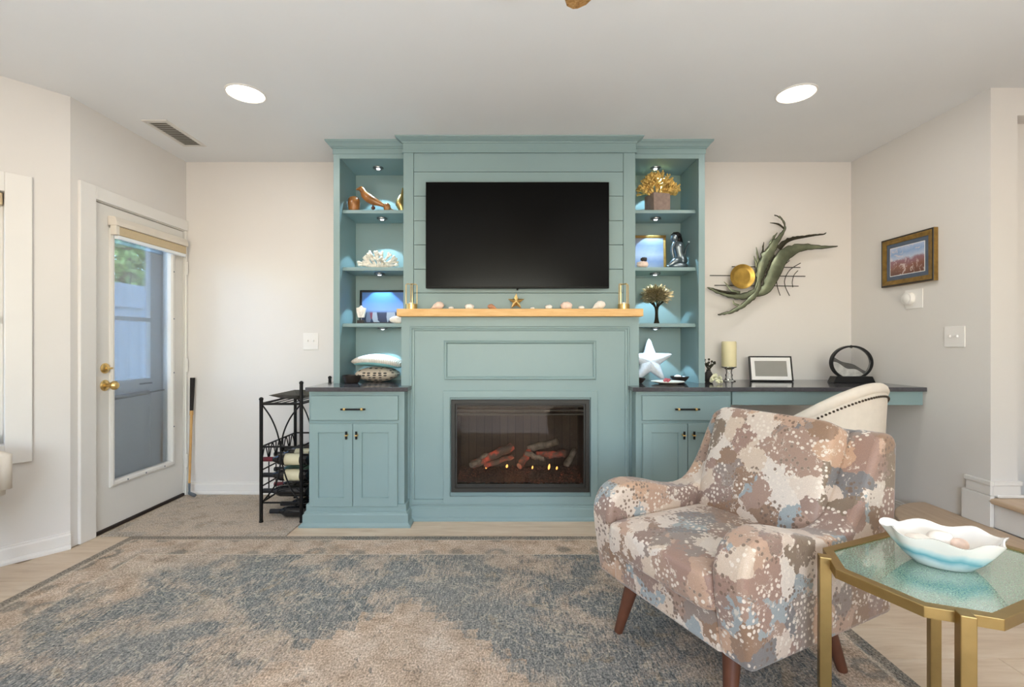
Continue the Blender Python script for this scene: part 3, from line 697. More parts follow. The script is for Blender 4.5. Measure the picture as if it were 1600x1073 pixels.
# ------------------------------------------------------------------ ceiling fittings
for px, lab in ((384, 'round recessed ceiling light above the door side'), (1244, 'round recessed ceiling light above the desk side')):
    Yl = 2.665; x = (px - CX) * Yl / F
    r = thing('recessed_light', (x, Yl, CEIL), lab, 'ceiling light', 'recessed ceiling lights')
    MB().lathe([(.106, 0), (.106, -.004), (.098, -.007), (.094, -.003)], (x, Yl, CEIL), 40, cap=False).build('trim_ring', 'trim', r, smooth=True)
    MB().lathe([(.001, -.004), (.095, -.004)], (x, Yl, CEIL), 40, cap=False).build('diffuser', 'lamp_glass', r)
    l = bpy.data.lights.new('downlight', 'AREA'); l.shape = 'DISK'; l.size = .18; l.energy = 5.4; l.color = (1, .99, .975)
    lo = bpy.data.objects.new('downlight', l); COL.objects.link(lo); lo.parent = r; lo.location = (0, 0, -.009)
v = thing('ceiling_vent', (-2.23, 3.17, CEIL), 'white slatted air vent in the ceiling over the door', 'vent')
vx0, vx1, vy0, vy1 = -2.315, -2.150, 2.975, 3.375
MB().rings([[(vx0 + i, vy0 + i, CEIL - d), (vx1 - i, vy0 + i, CEIL - d), (vx1 - i, vy1 - i, CEIL - d), (vx0 + i, vy1 - i, CEIL - d)] for i, d in [(0, 0), (.003, .005), (.024, .007), (.028, .001)]], False, False).build('flange', 'vent', v)
box(vx0 + .026, vx1 - .026, vy0 + .026, vy1 - .026, CEIL - .0015, CEIL - .0005).build('duct', 'vent_dark', v)
n = 14
for i in range(n):
    yy = vy0 + .032 + (vy1 - vy0 - .064) * i / (n - 1)
    MB().add([(vx0 + .026, yy - .010, CEIL - .0085), (vx1 - .026, yy - .010, CEIL - .0085), (vx1 - .026, yy + .007, CEIL - .002), (vx0 + .026, yy + .007, CEIL - .002), (vx0 + .026, yy - .009, CEIL - .0095), (vx1 - .026, yy - .009, CEIL - .0095), (vx1 - .026, yy + .008, CEIL - .003), (vx0 + .026, yy + .008, CEIL - .003)],
             [(0, 3, 2, 1), (4, 5, 6, 7), (0, 1, 5, 4), (1, 2, 6, 5), (2, 3, 7, 6), (3, 0, 4, 7)]).build('slat', 'vent', v)
# ceiling fan, one blade tip in view
fan = thing('ceiling_fan', (.31, 1.0, CEIL), 'wooden ceiling fan with one leaf shaped blade tip in view', 'ceiling fan')
fc = Vector((.31, 1.0, 0))
MB().lathe([(.06, CEIL), (.05, CEIL - .05), (.013, CEIL - .06), (.013, CEIL - .14), (.09, CEIL - .15), (.11, CEIL - .20), (.10, CEIL - .26), (.05, CEIL - .29), (.01, CEIL - .30)], (fc.x, fc.y, 0), 28).build('motor', 'dark_wood', fan, smooth=True)
for i in range(5):
    a = math.radians(-8) + i * 2 * PI / 5
    prof = [(.10, .03), (.2, .05), (.34, .066), (.47, .068), (.55, .056), (.595, .034), (.612, .008)]
    mbx = MB(); rings = []
    for r, hw in prof:
        tw = .16
        rings.append([(-hw, r, -hw * tw - .004), (hw, r, hw * tw - .004), (hw, r, hw * tw + .004), (-hw, r, -hw * tw + .004)])
    mbx.rings(rings).xf(Matrix.Translation((fc.x, fc.y, 2.30)) @ Matrix.Rotation(-a, 4, 'Z'))
    mbx.build('blade', 'fan_wood', fan, bevel=.003)

# ------------------------------------------------------------------ rugs
lr = MB().box(-2.265, 1.385, .10, 2.84, .0, .012).build('area_rug', 'rug_large', bevel=.004, org=(-.44, 1.47, 0)); tag(lr, 'large faded blue and tan oriental rug in front of the fireplace', 'rug')
sr = MB().box(-2.465, -1.345, 2.855, 3.635, 0, .008).build('entry_rug', 'rug_small', bevel=.003, org=(-1.905, 3.245, 0)); tag(sr, 'small faded tan rug inside the glazed door', 'rug')
# ------------------------------------------------------------------ stair
st = thing('stair', (2.6, 2.2, 0), 'pale wood stair with white risers at the right edge', 'stair'); st['kind'] = 'structure'
curve = [(XR - .001, 3.02)] + [(XR - .001 - .50 * math.sin(a), 2.35 + .67 * math.cos(a)) for a in [i * PI / 2 / 14 for i in range(1, 15)]] + [(2.152, 1.31), (XR - .001, 1.31)]
ins = [(XR - .001, 2.985)] + [(XR - .001 - .47 * math.sin(a), 2.35 + .635 * math.cos(a)) for a in [i * PI / 2 / 14 for i in range(1, 15)]] + [(2.182, 1.32), (XR - .001, 1.32)]
MB().prism(ins, 0, .130).build('riser', 'trim', st); MB().prism(curve, .130, .159).build('tread', 'tread_wood', st, bevel=.010, seg=3)
for i in range(5):
    x0 = XR + .006 + .27 * i; z = .159 * (i + 1)
    box(x0, x0 + .02, 1.25, RY - .001, z, z + .130).build('riser', 'trim', st)
    box(x0 - .028, x0 + .27, 1.25, RY - .001, z + .130, z + .159).build('tread', 'tread_wood', st, bevel=.010, seg=3)
# skirt blocks round the foot of the return wall
MB().box(XR - .022, XR - .001, RY - .02, 2.755, .160, .33).build('skirt_block', 'trim', st, bevel=.003)
MB().box(XR - .016, XR - .001, RY - .015, 2.735, .331, .40).box(XR - .022, XR - .001, RY - .02, 2.742, .385, .411).build('skirt_cap', 'trim', st, bevel=.004)
MB().box(XR - .001, 2.805, RY - .015, RY - .001, .33, .40).box(XR - .001, 2.81, RY - .02, RY - .001, .385, .411).build('skirt_cap', 'trim', st, bevel=.004)
MB().box(XR + .02, 2.83, RY - .024, RY - .001, .3185, .335).build('shoe_mould', 'trim', st, bevel=.006)
#PART3
# ------------------------------------------------------------------ armchair
AO = Vector((.346, 1.954, 0)); AU = Vector((.436, -.90, 0)).normalized(); AV = Vector((.90, .436, 0)).normalized()
AM = Matrix(((AU.x, AV.x, 0, AO.x), (AU.y, AV.y, 0, AO.y), (0, 0, 1, .012), (0, 0, 0, 1)))
ac = thing('armchair', tuple(AM @ Vector((.355, .38, 0))), 'low armchair in abstract brown, cream and blue patterned fabric', 'armchair')
def ab(mb, name, mat, **kw): return mb.xf(AM).build(name, mat, ac, **kw)
AW = .71
top = smoothpath([(0.0, 0, .40), (-.005, 0, .49), (.03, 0, .563), (.10, 0, .592), (.20, 0, .583), (.33, 0, .548), (.43, 0, .535), (.51, 0, .56), (.58, 0, .64), (.645, 0, .755), (.685, 0, .818), (.72, 0, .838), (.765, 0, .832), (.79, 0, .80)], 3)
prof = [(.03, .215)] + [(p.x, p.z) for p in top] + [(.775, .5), (.75, .215)]
for a, b in ((0, .115), (AW - .115, AW)):
    ab(MB().prism(prof, a, b, 'x'), 'arm', 'chair_fabric', smooth=True, bevel=.022, seg=4, auto=50)
ab(MB().box(.10, AW - .10, .025, .70, .215, .345), 'seat_base', 'chair_fabric', smooth=True, bevel=.02, seg=3)
def crown(p): return Vector((p.x, p.y, p.z + (.02 * (1 - (p.x / .25) ** 2) * (1 - (p.y / .32) ** 2) if p.z > 0 else 0)))
sc = ab(MB().superq((AW / 2, .285, .400), (.248, .305, .066), .26, .14, 72, 22, crown), 'seat_cushion', 'chair_fabric', smooth=True, auto=180)
# back cushion, tilted
RB = Matrix.Translation((AW / 2, .585, .635)) @ Matrix.Rotation(math.radians(-19), 4, 'X')
def puff(p): return Vector((p.x, p.y - (.02 * (1 - (p.x / .27) ** 2) * (1 - (p.z / .24) ** 2) if p.y < 0 else 0), p.z))
ab(MB().superq((0, 0, 0), (.255, .066, .236), .16, .26, 72, 36, puff).xf(RB), 'back_cushion', 'chair_fabric', smooth=True, auto=180)
ab(MB().prism([(.56, .215), (.75, .215), (.785, .80), (.76, .832), (.715, .832), (.62, .55)], .10, AW - .10, 'x'), 'back_frame', 'chair_fabric', smooth=True, bevel=.015, seg=3)
for (u, vv), (u2, v2) in (((.13, .11), (.095, .055)), ((AW - .13, .11), (AW - .095, .055)), ((.13, .56), (.095, .62)), ((AW - .13, .56), (AW - .09, .62))):
    ab(MB().tube([(u, vv, .225), (u2, v2, .001)], [.030, .017], 14), 'leg', 'walnut', smooth=True)

# ------------------------------------------------------------------ cream barrel chairs
def barrel(name, loc, yaw, label):
    t = thing(name, (0, 0, 0), label, 'chair', 'cream barrel chairs')
    R0 = .29
    def pt(s, off=0.):   # s in -1..1 round the U (0 = back), local: faces +y
        a = s * 1.0
        if abs(a) < .62:
            th = a / .62 * (PI / 2); return Vector((math.sin(th) * (R0 + off), -math.cos(th) * (R0 + off), 0))
        d = (abs(a) - .62) / .38 * .26
        return Vector((math.copysign(R0 + off, a), d, 0))
    def ht(s): return .62 + .32 * (.5 + .5 * math.cos(min(abs(s) * 1.04, 1) * PI)) ** .9
    n = 48; rings = []
    for i in range(n + 1):
        s = -1 + 2 * i / n; z1 = ht(s); po, pi_ = pt(s, .0), pt(s, -.055); fl = .16
        def q(p, z, k=fl): return Vector((p.x * (1 + k * (z - .45)), p.y * (1 + k * (z - .45)) if p.y < 0 else p.y, z))
        rings.append([q(po, .43), q(po, (z1 + .43) / 2), q(po, z1 - .01), q(pi_, z1 - .01), q(pi_, (z1 + .43) / 2), q(pi_, .43)])
    MB().rings(rings).build('shell', 'cream_fabric', t, smooth=True, auto=50)
    path = [q(pt(-1 + 2 * i / n, -.022), ht(-1 + 2 * i / n)) for i in range(n + 1)]
    path = [path[0] - Vector((0, 0, .16))] + path + [path[-1] - Vector((0, 0, .16))]
    MB().tube(path, .030, 10).build('rolled_edge', 'cream_fabric', t, smooth=True, auto=180)
    nb = MB()
    for i in range(96):
        s = -.98 + 1.96 * i / 95; z = ht(s) - .037; nb.superq(q(pt(s, .003), z), (.0062, .0062, .0062), nu=6, nv=4)
    for i in range(60):
        s = -.9 + 1.8 * i / 59; nb.superq(q(pt(s, .003), .46), (.0055,) * 3, nu=6, nv=4)
    for i in range(22):
        s = -.22 + .44 * i / 21; nb.superq(q(pt(s, .003), .665), (.0055,) * 3, nu=6, nv=4)
    nl = nb.build('nailheads', 'nail', t, smooth=True); nl['kind'] = 'stuff'
    MB().superq((0, .0, .435), (.25, .27, .065), .4, .6, 40, 12).build('seat', 'cream_fabric', t, smooth=True, auto=180)
    for sx in (-1, 1):
        MB().tube([(sx * .2, .2, .40), (sx * .215, .23, 0)], [.024, .015], 4).build('leg', 'dark_wood', t)
        MB().tube([(sx * .19, -.19, .40), (sx * .21, -.26, 0)], [.024, .015], 4).build('leg', 'dark_wood', t)
    t.location = loc; t.rotation_euler = (0, 0, yaw)
    return t
barrel('desk_chair', (1.70, 2.62, 0), math.radians(27), 'cream barrel chair with nailhead trim pulled up to the desk')
barrel('dining_chair', (-2.60, 1.95, .0), math.radians(-70), 'cream upholstered chair just inside the left edge below the window')

# ------------------------------------------------------------------ side table
TP = Vector((.391, -.920, 0)).normalized(); TQ = Vector((.920, .391, 0)).normalized(); TZ = .55
Bv, Cv, Av = Vector((.889, 1.29, 0)), Vector((.968, 1.104, 0)), Vector((.939, 1.424, 0))
# local axes: p along B->C, q across; corner cut c
c_ = .101; p0 = Bv - TP * c_                       # outer corner
LP = (Cv - Bv).length + 2 * c_; LQ = .64
def tq(p, q, z): w_ = p0 + TP * p + TQ * q; return Vector((w_.x, w_.y, z))
def octo(i, z):
    k = i * .4142
    return [tq(c_ + k - 0, i, z), tq(LP - c_ - k, i, z), tq(LP - i, c_ + k, z), tq(LP - i, LQ - c_ - k, z), tq(LP - c_ - k, LQ - i, z), tq(c_ + k, LQ - i, z), tq(i, LQ - c_ - k, z), tq(i, c_ + k, z)]
tb = thing('side_table', tuple(tq(LP / 2, LQ / 2, 0)), 'brass octagonal side table with a green glass top', 'side table')
MB().rings([octo(0, TZ - .026), octo(0, TZ), octo(.026, TZ), octo(.026, TZ - .026), octo(0, TZ - .026)], False, False).build('top_frame', 'brass', tb, bevel=.0015)
MB().rings([octo(.025, TZ - .014), octo(.025, TZ - .004)]).build('glass_top', 'table_glass', tb)
for sp, sq in ((0, 0), (1, 0), (0, 1), (1, 1)):
    cp, cq = (c_ / 2 if sp == 0 else LP - c_ / 2), (c_ / 2 if sq == 0 else LQ - c_ / 2)
    d = (TP * (1 if sp else -1) + TQ * (1 if sq else -1)).normalized(); e = Vector((-d.y, d.x, 0))
    cc = tq(cp, cq, 0) + d * .010
    ring = [cc + d * a * .015 + e * b * .015 for a, b in ((-1, -1), (1, -1), (1, 1), (-1, 1))]
    MB().rings([[r + Vector((0, 0, z)) for r in ring] for z in (.0125 if cc.x < 1.41 else .0, TZ + .004)]).build('leg', 'brass', tb, bevel=.002)
# wavy ceramic bowl
bc = Vector((1.212, 1.322, TZ - .004))
def wavy(fr, z0, zs, inner):
    rings = []
    for (r, z) in fr:
        ring = []
        for i in range(64):
            a = 2 * PI * i / 64; k = max(0, (z - .03) / .08)
            wob = 1 + .06 * k * math.sin(7 * a + .6) + .025 * k * math.sin(3 * a)
            ring.append(bc + Matrix.Rotation(math.radians(-24), 3, 'Z') @ Vector((math.cos(a) * r * .132 * wob, math.sin(a) * r * .092 * wob, z * .86 * (1 + .08 * k * math.sin(7 * a + 2.2) + .03 * k * math.cos(2 * a)))))
        rings.append(ring)
    return rings
bo = [(.40, .0), (.52, .004), (.70, .03), (.86, .062), (1.0, .098), (1.02, .105)]; bi = [(.98, .105), (.94, .095), (.80, .06), (.62, .03), (.40, .014), (.05, .012)]
bw = MB().rings(wavy(bo, 0, 1, False), True, False).build('bowl', 'glaze_bowl', smooth=True, auto=180, org=tuple(bc)); tag(bw, 'wavy white and aqua glazed bowl on the glass side table', 'bowl')
MB().rings(wavy(bo[-1:] + bi, 0, 1, True), False, True).build('lining', 'white_ceramic', bw, smooth=True, auto=180)
for i, (dx, dy, dz, r, lab) in enumerate(((-.055, .02, .058, (.036, .026, .02), 'flat white stone at the left in the wavy bowl'), (.005, .015, .066, (.034, .024, .022), 'rounded cream stone in the middle of the wavy bowl'), (.034, -.012, .060, (.022, .018, .018), 'small pinkish stone at the near side of the wavy bowl'), (.05, .02, .046, (.03, .022, .015), 'low white stone behind the pinkish one in the wavy bowl'))):
    tag(MB().superq(bc + Vector((dx, dy, dz)), r, .9, .9, 20, 10).build('stone', 'shell_white' if i != 2 else 'shell_pink', smooth=True, auto=180), lab, 'stone', 'stones in the bowl')

# ------------------------------------------------------------------ wine rack
RX0, RX1, RY0, RY1 = -1.605, -1.345, 3.07, 3.56
wr = thing('wine_rack', ((RX0 + RX1) / 2, 3.3, 0), 'black wrought iron wine rack beside the base cabinet', 'wine rack')
for yy in (RY0, RY1):
    for x, h in ((RX0, .80), (RX1, .905)):
        MB().tube([(x, yy, .008), (x, yy, h)], .011, 10).superq((x, yy, h + .006), (.014, .014, .013), nu=12, nv=8).lathe([(.013, .008), (.013, .018)], (x, yy, 0), 10).build('post', 'black_metal', wr, smooth=True)
def bar(pts, r=.006, name='rail'): return MB().tube(pts, r, 6).build(name, 'black_metal', wr, smooth=True)
for yy in (RY0, RY1):
    bar([(RX0, yy, .775), (RX1, yy, .775)], .008); bar([(RX0, yy, .497), (RX1, yy, .497)]); bar([(RX0, yy, .135), (RX1, yy, .135)])
    mid = (RX0 + RX1) / 2 - .004
    bar(smoothpath([(RX0 + .005, yy, .77), (mid - .06, yy, .68), (mid - .015, yy, .56), (mid + .0, yy, .42), (mid - .03, yy, .26), (RX0 + .01, yy, .14)]), .005, 'scroll')
    bar(smoothpath([(RX1 - .005, yy, .77), (mid + .06, yy, .68), (mid + .012, yy, .56), (mid + .005, yy, .42), (mid + .05, yy, .26), (RX1 - .01, yy, .14)]), .005, 'scroll')
for z in (.775, .497, .135): bar([(RX0, RY0, z), (RX0, RY1, z)], .008 if z > .7 else .006); bar([(RX1, RY0, z), (RX1, RY1, z)])
for i in range(4): x = RX0 + .05 + i * .055; bar([(x, RY0, .772), (x, RY1, .772)], .004, 'shelf_wire')
for i in range(5):
    ya = RY0 + (RY1 - RY0) * i / 5; yb = RY0 + (RY1 - RY0) * (i + 1) / 5
    bar(smoothpath([(RX0, ya + .005, .40), (RX0, (ya * 2 + yb) / 3, .47), (RX0, (ya + yb) / 2, .492), (RX0, (ya + 2 * yb) / 3, .47), (RX0, yb - .005, .40)], 4), .004, 'arch')
    if i: bar([(RX0, ya, .135), (RX0, ya, .495)], .004, 'upright')
rows = [.075, .185, .29, .395]
for z in rows[1:]:
    bar([(RX0 + .01, RY0, z - .045), (RX0 + .01, RY1, z - .045)], .005, 'cradle'); bar([(RX1 - .01, RY0, z - .045), (RX1 - .01, RY1, z - .045)], .005, 'cradle')
bp = [(.036, 0), (.0375, .012), (.0375, .18), (.033, .20), (.020, .222), (.0145, .24), (.0145, .298), (.012, .30)]
words = ['bottom', 'third', 'second', 'top']; wc = ['nearest the room', 'in the middle', 'nearest the wall']
for ri, z in enumerate(rows):
    for ci, yy in enumerate((3.16, 3.31, 3.46)):
        if ri == 0 and ci == 2: continue
        xb = -1.335 + (.045 if ri == 0 else 0)
        if ri == 0: z = .048
        b = thing('wine_bottle', (xb, yy, z), 'wine bottle in the %s row of the rack, the one %s' % (words[ri], wc[ci]), 'bottle', 'bottles in the wine rack')
        MB().lathe([(r, -h) for r, h in bp], (xb, yy, z), 18, 'x').build('glass', 'bottle_green' if (ri, ci) in ((2, 1),) else 'bottle_dark', b, smooth=True)
        MB().lathe([(.0158, -.232), (.0158, -.301), (.013, -.303)], (xb, yy, z), 14, 'x').build('capsule', 'capsule_red' if (ri, ci) in ((3, 0), (1, 1)) else 'capsule_black', b, smooth=True)
        if (ri, ci) in ((3, 0), (3, 1), (2, 0), (2, 2)): MB().lathe([(.0382, -.05), (.0382, -.15)], (xb, yy, z), 18, 'x', cap=False).build('label', 'label_paper', b, smooth=True)
tr = MB().rings([[(-1.47 + sx * w_, 3.33 + sy * w_ * 1.5, z) for sx, sy in ((-1, -1), (1, -1), (1, 1), (-1, 1))] for w_, z in ((.06, .789), (.065, .789), (.125, .822), (.119, .824), (.06, .795))]).build('serving_tray', 'art_dark', bevel=.002); tag(tr, 'dark square tray on top of the wine rack', 'tray')
# golf club in the corner
gx, gy = -2.425, 3.60
gc = thing('golf_club', (gx, gy, 0), 'old hickory golf club standing in the corner by the door', 'golf club')
MB().tube([(gx + .004, gy - .01, .10), (gx, gy + .02, .66)], [.008, .010], 10).build('shaft', 'hickory', gc, smooth=True)
MB().tube([(gx, gy + .02, .655), (gx - .002, gy + .035, .905)], [.012, .017], 12).build('grip', 'grip', gc, smooth=True)
MB().tube([(gx, gy + .018, .62), (gx, gy + .0195, .655)], .0125, 12).build('whipping', 'hickory', gc, smooth=True)
MB().tube(smoothpath([(gx + .004, gy - .01, .11), (gx + .006, gy - .013, .05), (gx + .012, gy - .016, .034), (gx + .06, gy - .03, .022)], 4), [.009, .008, .008, .007, .007, .008, .009, .011, .012, .013, .014, .014, .012], 8).build('head', 'steel_dark', gc, smooth=True)

# ------------------------------------------------------------------ wall plates, picture
def plate_back(px0, px1, py0, py1, label):
    a, b = W(px0, py1, YB), W(px1, py0, YB)
    t = thing('switch_plate', ((a.x + b.x) / 2, YB, a.z), label, 'switch')
    B('plate', 'plate_plastic', t, a.x, b.x, YB - .006, YB - .0005, a.z, b.z, bevel=.002)
    for s in (-1, 1):
        cx = (a.x + b.x) / 2 + s * .023; cz = (a.z + b.z) / 2; B('toggle', 'plate_plastic', t, cx - .005, cx + .005, YB - .018, YB - .006, cz - .004, cz + .012)
plate_back(474, 498, 520, 546, 'white double switch plate on the wall above the wine rack')
t = thing('switch_plate', (XR, 2.815, 1.15), 'white double switch plate on the right wall', 'switch')
B('plate', 'plate_plastic', t, XR - .006, XR - .0005, 2.75, 2.88, 1.145, 1.268, bevel=.002)
for yy in (2.792, 2.838): B('toggle', 'plate_plastic', t, XR - .018, XR - .006, yy - .005, yy + .005, 1.20, 1.216)
t = thing('motion_sensor', (XR, 3.10, 1.40), 'round white motion sensor on a square plate under the picture', 'sensor')
B('plate', 'plate_plastic', t, XR - .006, XR - .0005, 3.03, 3.165, 1.395, 1.52, bevel=.002)
MB().lathe([(.042, -.006), (.042, -.026), (.038, -.031), (.001, -.032)], (XR, 3.128, 1.462), 28, 'x').build('sensor_body', 'plate_plastic', t, smooth=True)
MB().lathe([(.030, -.032), (.024, -.037), (.001, -.039)], (XR, 3.128, 1.462), 20, 'x').build('lens', 'mat_white', t, smooth=True)
xf_ = XR - .04; PY0, PY1, PZ0, PZ1 = 2.925, 3.335, 1.557, 1.886
pf = thing('wall_picture', (XR, 3.13, PZ0), 'gold framed canyon photograph on the right wall', 'picture')
def xzring(i, d): return [(XR - d, PY0 + i, PZ0 + i), (XR - d, PY1 - i, PZ0 + i), (XR - d, PY1 - i, PZ1 - i), (XR - d, PY0 + i, PZ1 - i)]
MB().rings([xzring(0, .001), xzring(0, .028)], True, False).build('frame_side', 'frame_gold', pf)
MB().rings([xzring(0, .028), xzring(.002, .031), xzring(.010, .031)], False, False).build('frame_edge', 'frame_black', pf)
MB().rings([xzring(.010, .031), xzring(.016, .033), xzring(.03, .028), xzring(.040, .026), xzring(.040, .02)], False, False).build('frame', 'frame_gold', pf)
MB().rings([xzring(.039, .018), xzring(.039, .022)]).build('mat_board', 'mat_blue', pf)
MB().rings([xzring(.068, .0222), xzring(.068, .023)]).build('mat_edge', 'mat_white', pf)
pr = MB().rings([xzring(.072, .0231), xzring(.072, .0237)]); po = pr.build('photograph', 'print_canyon', org=(XR, 3.13, (PZ0 + PZ1) / 2)); po.parent = pf; po.location = (0, 0, (PZ1 - PZ0) / 2)

# ------------------------------------------------------------------ metal wall art
YA = 3.60
def Z(zx, zy, d=0.): return W(1080 + zx * .1771, 320 + zy * .1771, YA - d)
wa = thing('wall_sculpture', tuple(Z(600, 800) + Vector((0, .06, 0))), 'olive metal wave sculpture with a gold disc on the wall', 'wall art')
KZ = .1771 * YA / F
def leaf(pts, widths, mat='olive_metal', bulge=.35, d0=0., jag=0., name='leaf', seed=3, edge=False):
    rnd = random.Random(seed)
    P = smoothpath([Z(x, y, d0) for x, y in pts], 5); n = len(P); rings = []; m = len(widths)
    for i, p in enumerate(P):
        u = i / (n - 1) * (m - 1); a = int(min(u, m - 2)); wd = (widths[a] + (widths[a + 1] - widths[a]) * (u - a)) * KZ / 2
        d = (P[min(i + 1, n - 1)] - P[max(i - 1, 0)]).normalized(); nrm = Vector((-d.z, 0, d.x))
        j = 1 + (rnd.uniform(-jag, jag) if jag else 0)
        cr = [(-1, 0), (-.6, .75), (0, 1), (.6, .75), (1 * j, 0)]
        rings.append([p + nrm * wd * c - Vector((0, 1, 0)) * (wd * bulge * h) for c, h in cr] + [p + nrm * wd * c - Vector((0, 1, 0)) * (wd * bulge * h - .003) for c, h in cr[::-1]])
    lf_ = MB().rings(rings).build(name, mat, wa, smooth=True, auto=50)
    if edge:
        for s_, k_ in ((0, 1), (4, -1)):
            pts_ = [r[s_] + Vector((rnd.uniform(-1, 1) * jag * .012, 0, rnd.uniform(-1, 1) * jag * .012)) for r in rings]
            MB().tube(pts_, .0026, 6).build('torn_edge', 'art_dark', lf_, smooth=True)
    return lf_
leaf([(570, 795), (660, 735), (730, 600), (790, 480), (880, 405), (1000, 372), (1150, 375), (1292, 365)], [25, 95, 115, 115, 95, 55, 24, 3], d0=.012, jag=.16, edge=True)
leaf([(770, 390), (830, 325), (900, 297), (1000, 280), (1100, 265), (1170, 258), (1192, 245)], [50, 42, 30, 22, 16, 12, 5], 'art_dark', d0=.0, jag=.3)
leaf([(565, 790), (600, 650), (640, 520), (690, 410), (760, 310), (815, 235), (825, 175), (790, 115), (733, 90)], [25, 60, 105, 95, 45, 18, 12, 9, 3], d0=.02, jag=.3, seed=8, edge=True)
leaf([(822, 210), (770, 170), (695, 157)], [16, 16, 3], 'art_dark', d0=.02)
leaf([(650, 600), (680, 560), (700, 500), (740, 440)], [14, 20, 20, 8], 'art_dark', d0=.036, jag=.4)
leaf([(605, 640), (592, 740), (540, 815), (440, 900), (340, 948), (235, 970)], [18, 38, 42, 38, 22, 5], d0=.025, jag=.3, seed=5, edge=True)
leaf([(590, 735), (520, 790), (430, 808), (330, 795), (230, 762), (145, 727)], [35, 55, 48, 36, 28, 4], d0=.018, jag=.3, seed=6, edge=True)
leaf([(430, 775), (360, 755), (325, 715), (290, 678)], [30, 24, 14, 3], d0=.01)
leaf([(400, 780), (300, 770), (200, 740)], [14, 22, 6], 'art_dark', d0=.03, jag=.4)
leaf([(420, 890), (380, 870), (370, 840)], [30, 14, 3], d0=.02)
leaf([(605, 560), (590, 470), (575, 372)], [40, 22, 4], d0=.012, jag=.3); leaf([(640, 480), (632, 400), (642, 328)], [30, 18, 4], 'art_dark', d0=.014, jag=.4)
leaf([(600, 600), (572, 510), (555, 450)], [30, 20, 4], d0=.01, jag=.3); leaf([(690, 400), (715, 310), (760, 245)], [40, 30, 5], d0=.01, jag=.4)
for y_, a, b in ((548, 360, 962), (626, 165, 1006), (713, 205, 946)):
    MB().tube([Z(a, y_ - 4, -.03), Z(b, y_ + 4, -.03)], .0035, 6).build('rod', 'art_dark', wa, smooth=True)
for pts in ([(868, 490), (795, 560), (757, 650), (760, 720), (785, 800)], [(965, 513), (875, 570), (828, 650), (830, 720), (868, 802)], [(942, 580), (907, 620), (892, 680), (897, 727)]):
    MB().tube(smoothpath([Z(x, y, -.022) for x, y in pts]), .003, 6).build('curved_rod', 'art_dark', wa, smooth=True)
dc = Z(452, 632, .02); r_ = 108 * KZ
MB().lathe([(r_ * .96, .004), (r_, 0), (r_, -.006), (r_ * .9, -.004), (r_ * .82, .002), (r_ * .5, .006), (.002, .008)], dc, 36, 'y').build('gold_disc', 'art_gold', wa, smooth=True)
for zx, zy in ((640, 640), (460, 640)): MB().tube([Z(zx, zy, -.01), Z(zx, zy, 0) + Vector((0, YB - YA - .001, 0))], .005, 6).build('standoff', 'art_dark', wa)
#PART4
# ------------------------------------------------------------------ shelf ornaments
S1, S2, S3 = 2.115, 1.7086, 1.310
def at(px, Y, z): return Vector(((px - CX) * Y / F, Y, z + .0006))
def top(mb, name, mat, label, cat, group=None, **kw): return tag(mb.build(name, mat, smooth=True, **kw), label, cat, group)
# left, top bay
p = at(553, 3.43, S1)
top(MB().lathe([(.030, 0), (.040, .02), (.046, .06), (.042, .092), (.030, .108), (.012, .116)], p, 10), 'carved_vase', 'bird_wood', 'brown mottled carved pot beside the wooden bird', 'ornament')
b0 = at(584, 3.45, S1)
bd = thing('wooden_bird', tuple(b0), 'long tailed polished wooden bird on a stand', 'figurine')
def bz(dx, dz): return b0 + Vector((dx, 0, dz))
MB().tube(smoothpath([bz(-.128, .172), bz(-.098, .176), bz(-.082, .165), bz(-.062, .13), bz(-.02, .098), bz(.03, .075), bz(.085, .05), bz(.145, .022)], 4),
          [.003, .006, .010, .013, .018, .0215, .022, .021, .020, .021, .023, .027, .029, .031, .033, .033, .032, .031, .029, .026, .023, .019, .016, .013, .010, .008, .006, .004, .003], 14).build('body', 'bird_wood', bd, smooth=True)
MB().tube([bz(-.004, .008), bz(-.006, .09)], .005, 8).lathe([(.022, 0), (.022, .006), (.016, .010)], b0 + Vector((0, 0, 0)), 14).superq(bz(-.004, .038), (.014, .012, .014), nu=12, nv=8).build('stand', 'walnut', bd, smooth=True)
top(MB().lathe([(.012, 0), (.022, .012), (.026, .03), (.022, .050), (.012, .062), (.003, .066)], at(605, 3.42, S1), 18), 'wooden_egg', 'bird_wood', 'small polished wooden egg under the bird tail', 'ornament')
p = at(627.5, 3.50, S1)
top(MB().tube(smoothpath([p, p + Vector((0, 0, .05)), p + Vector((-.012, 0, .09)), p + Vector((.004, 0, .15)), p + Vector((.008, 0, .20))], 4), [.02, .021, .022, .025, .028, .031, .032, .033, .032, .028, .024, .019, .014, .010, .008, .006, .004], 12), 'gold_feather', 'gold', 'slim gold ornament half hidden at the right of the bird', 'ornament')
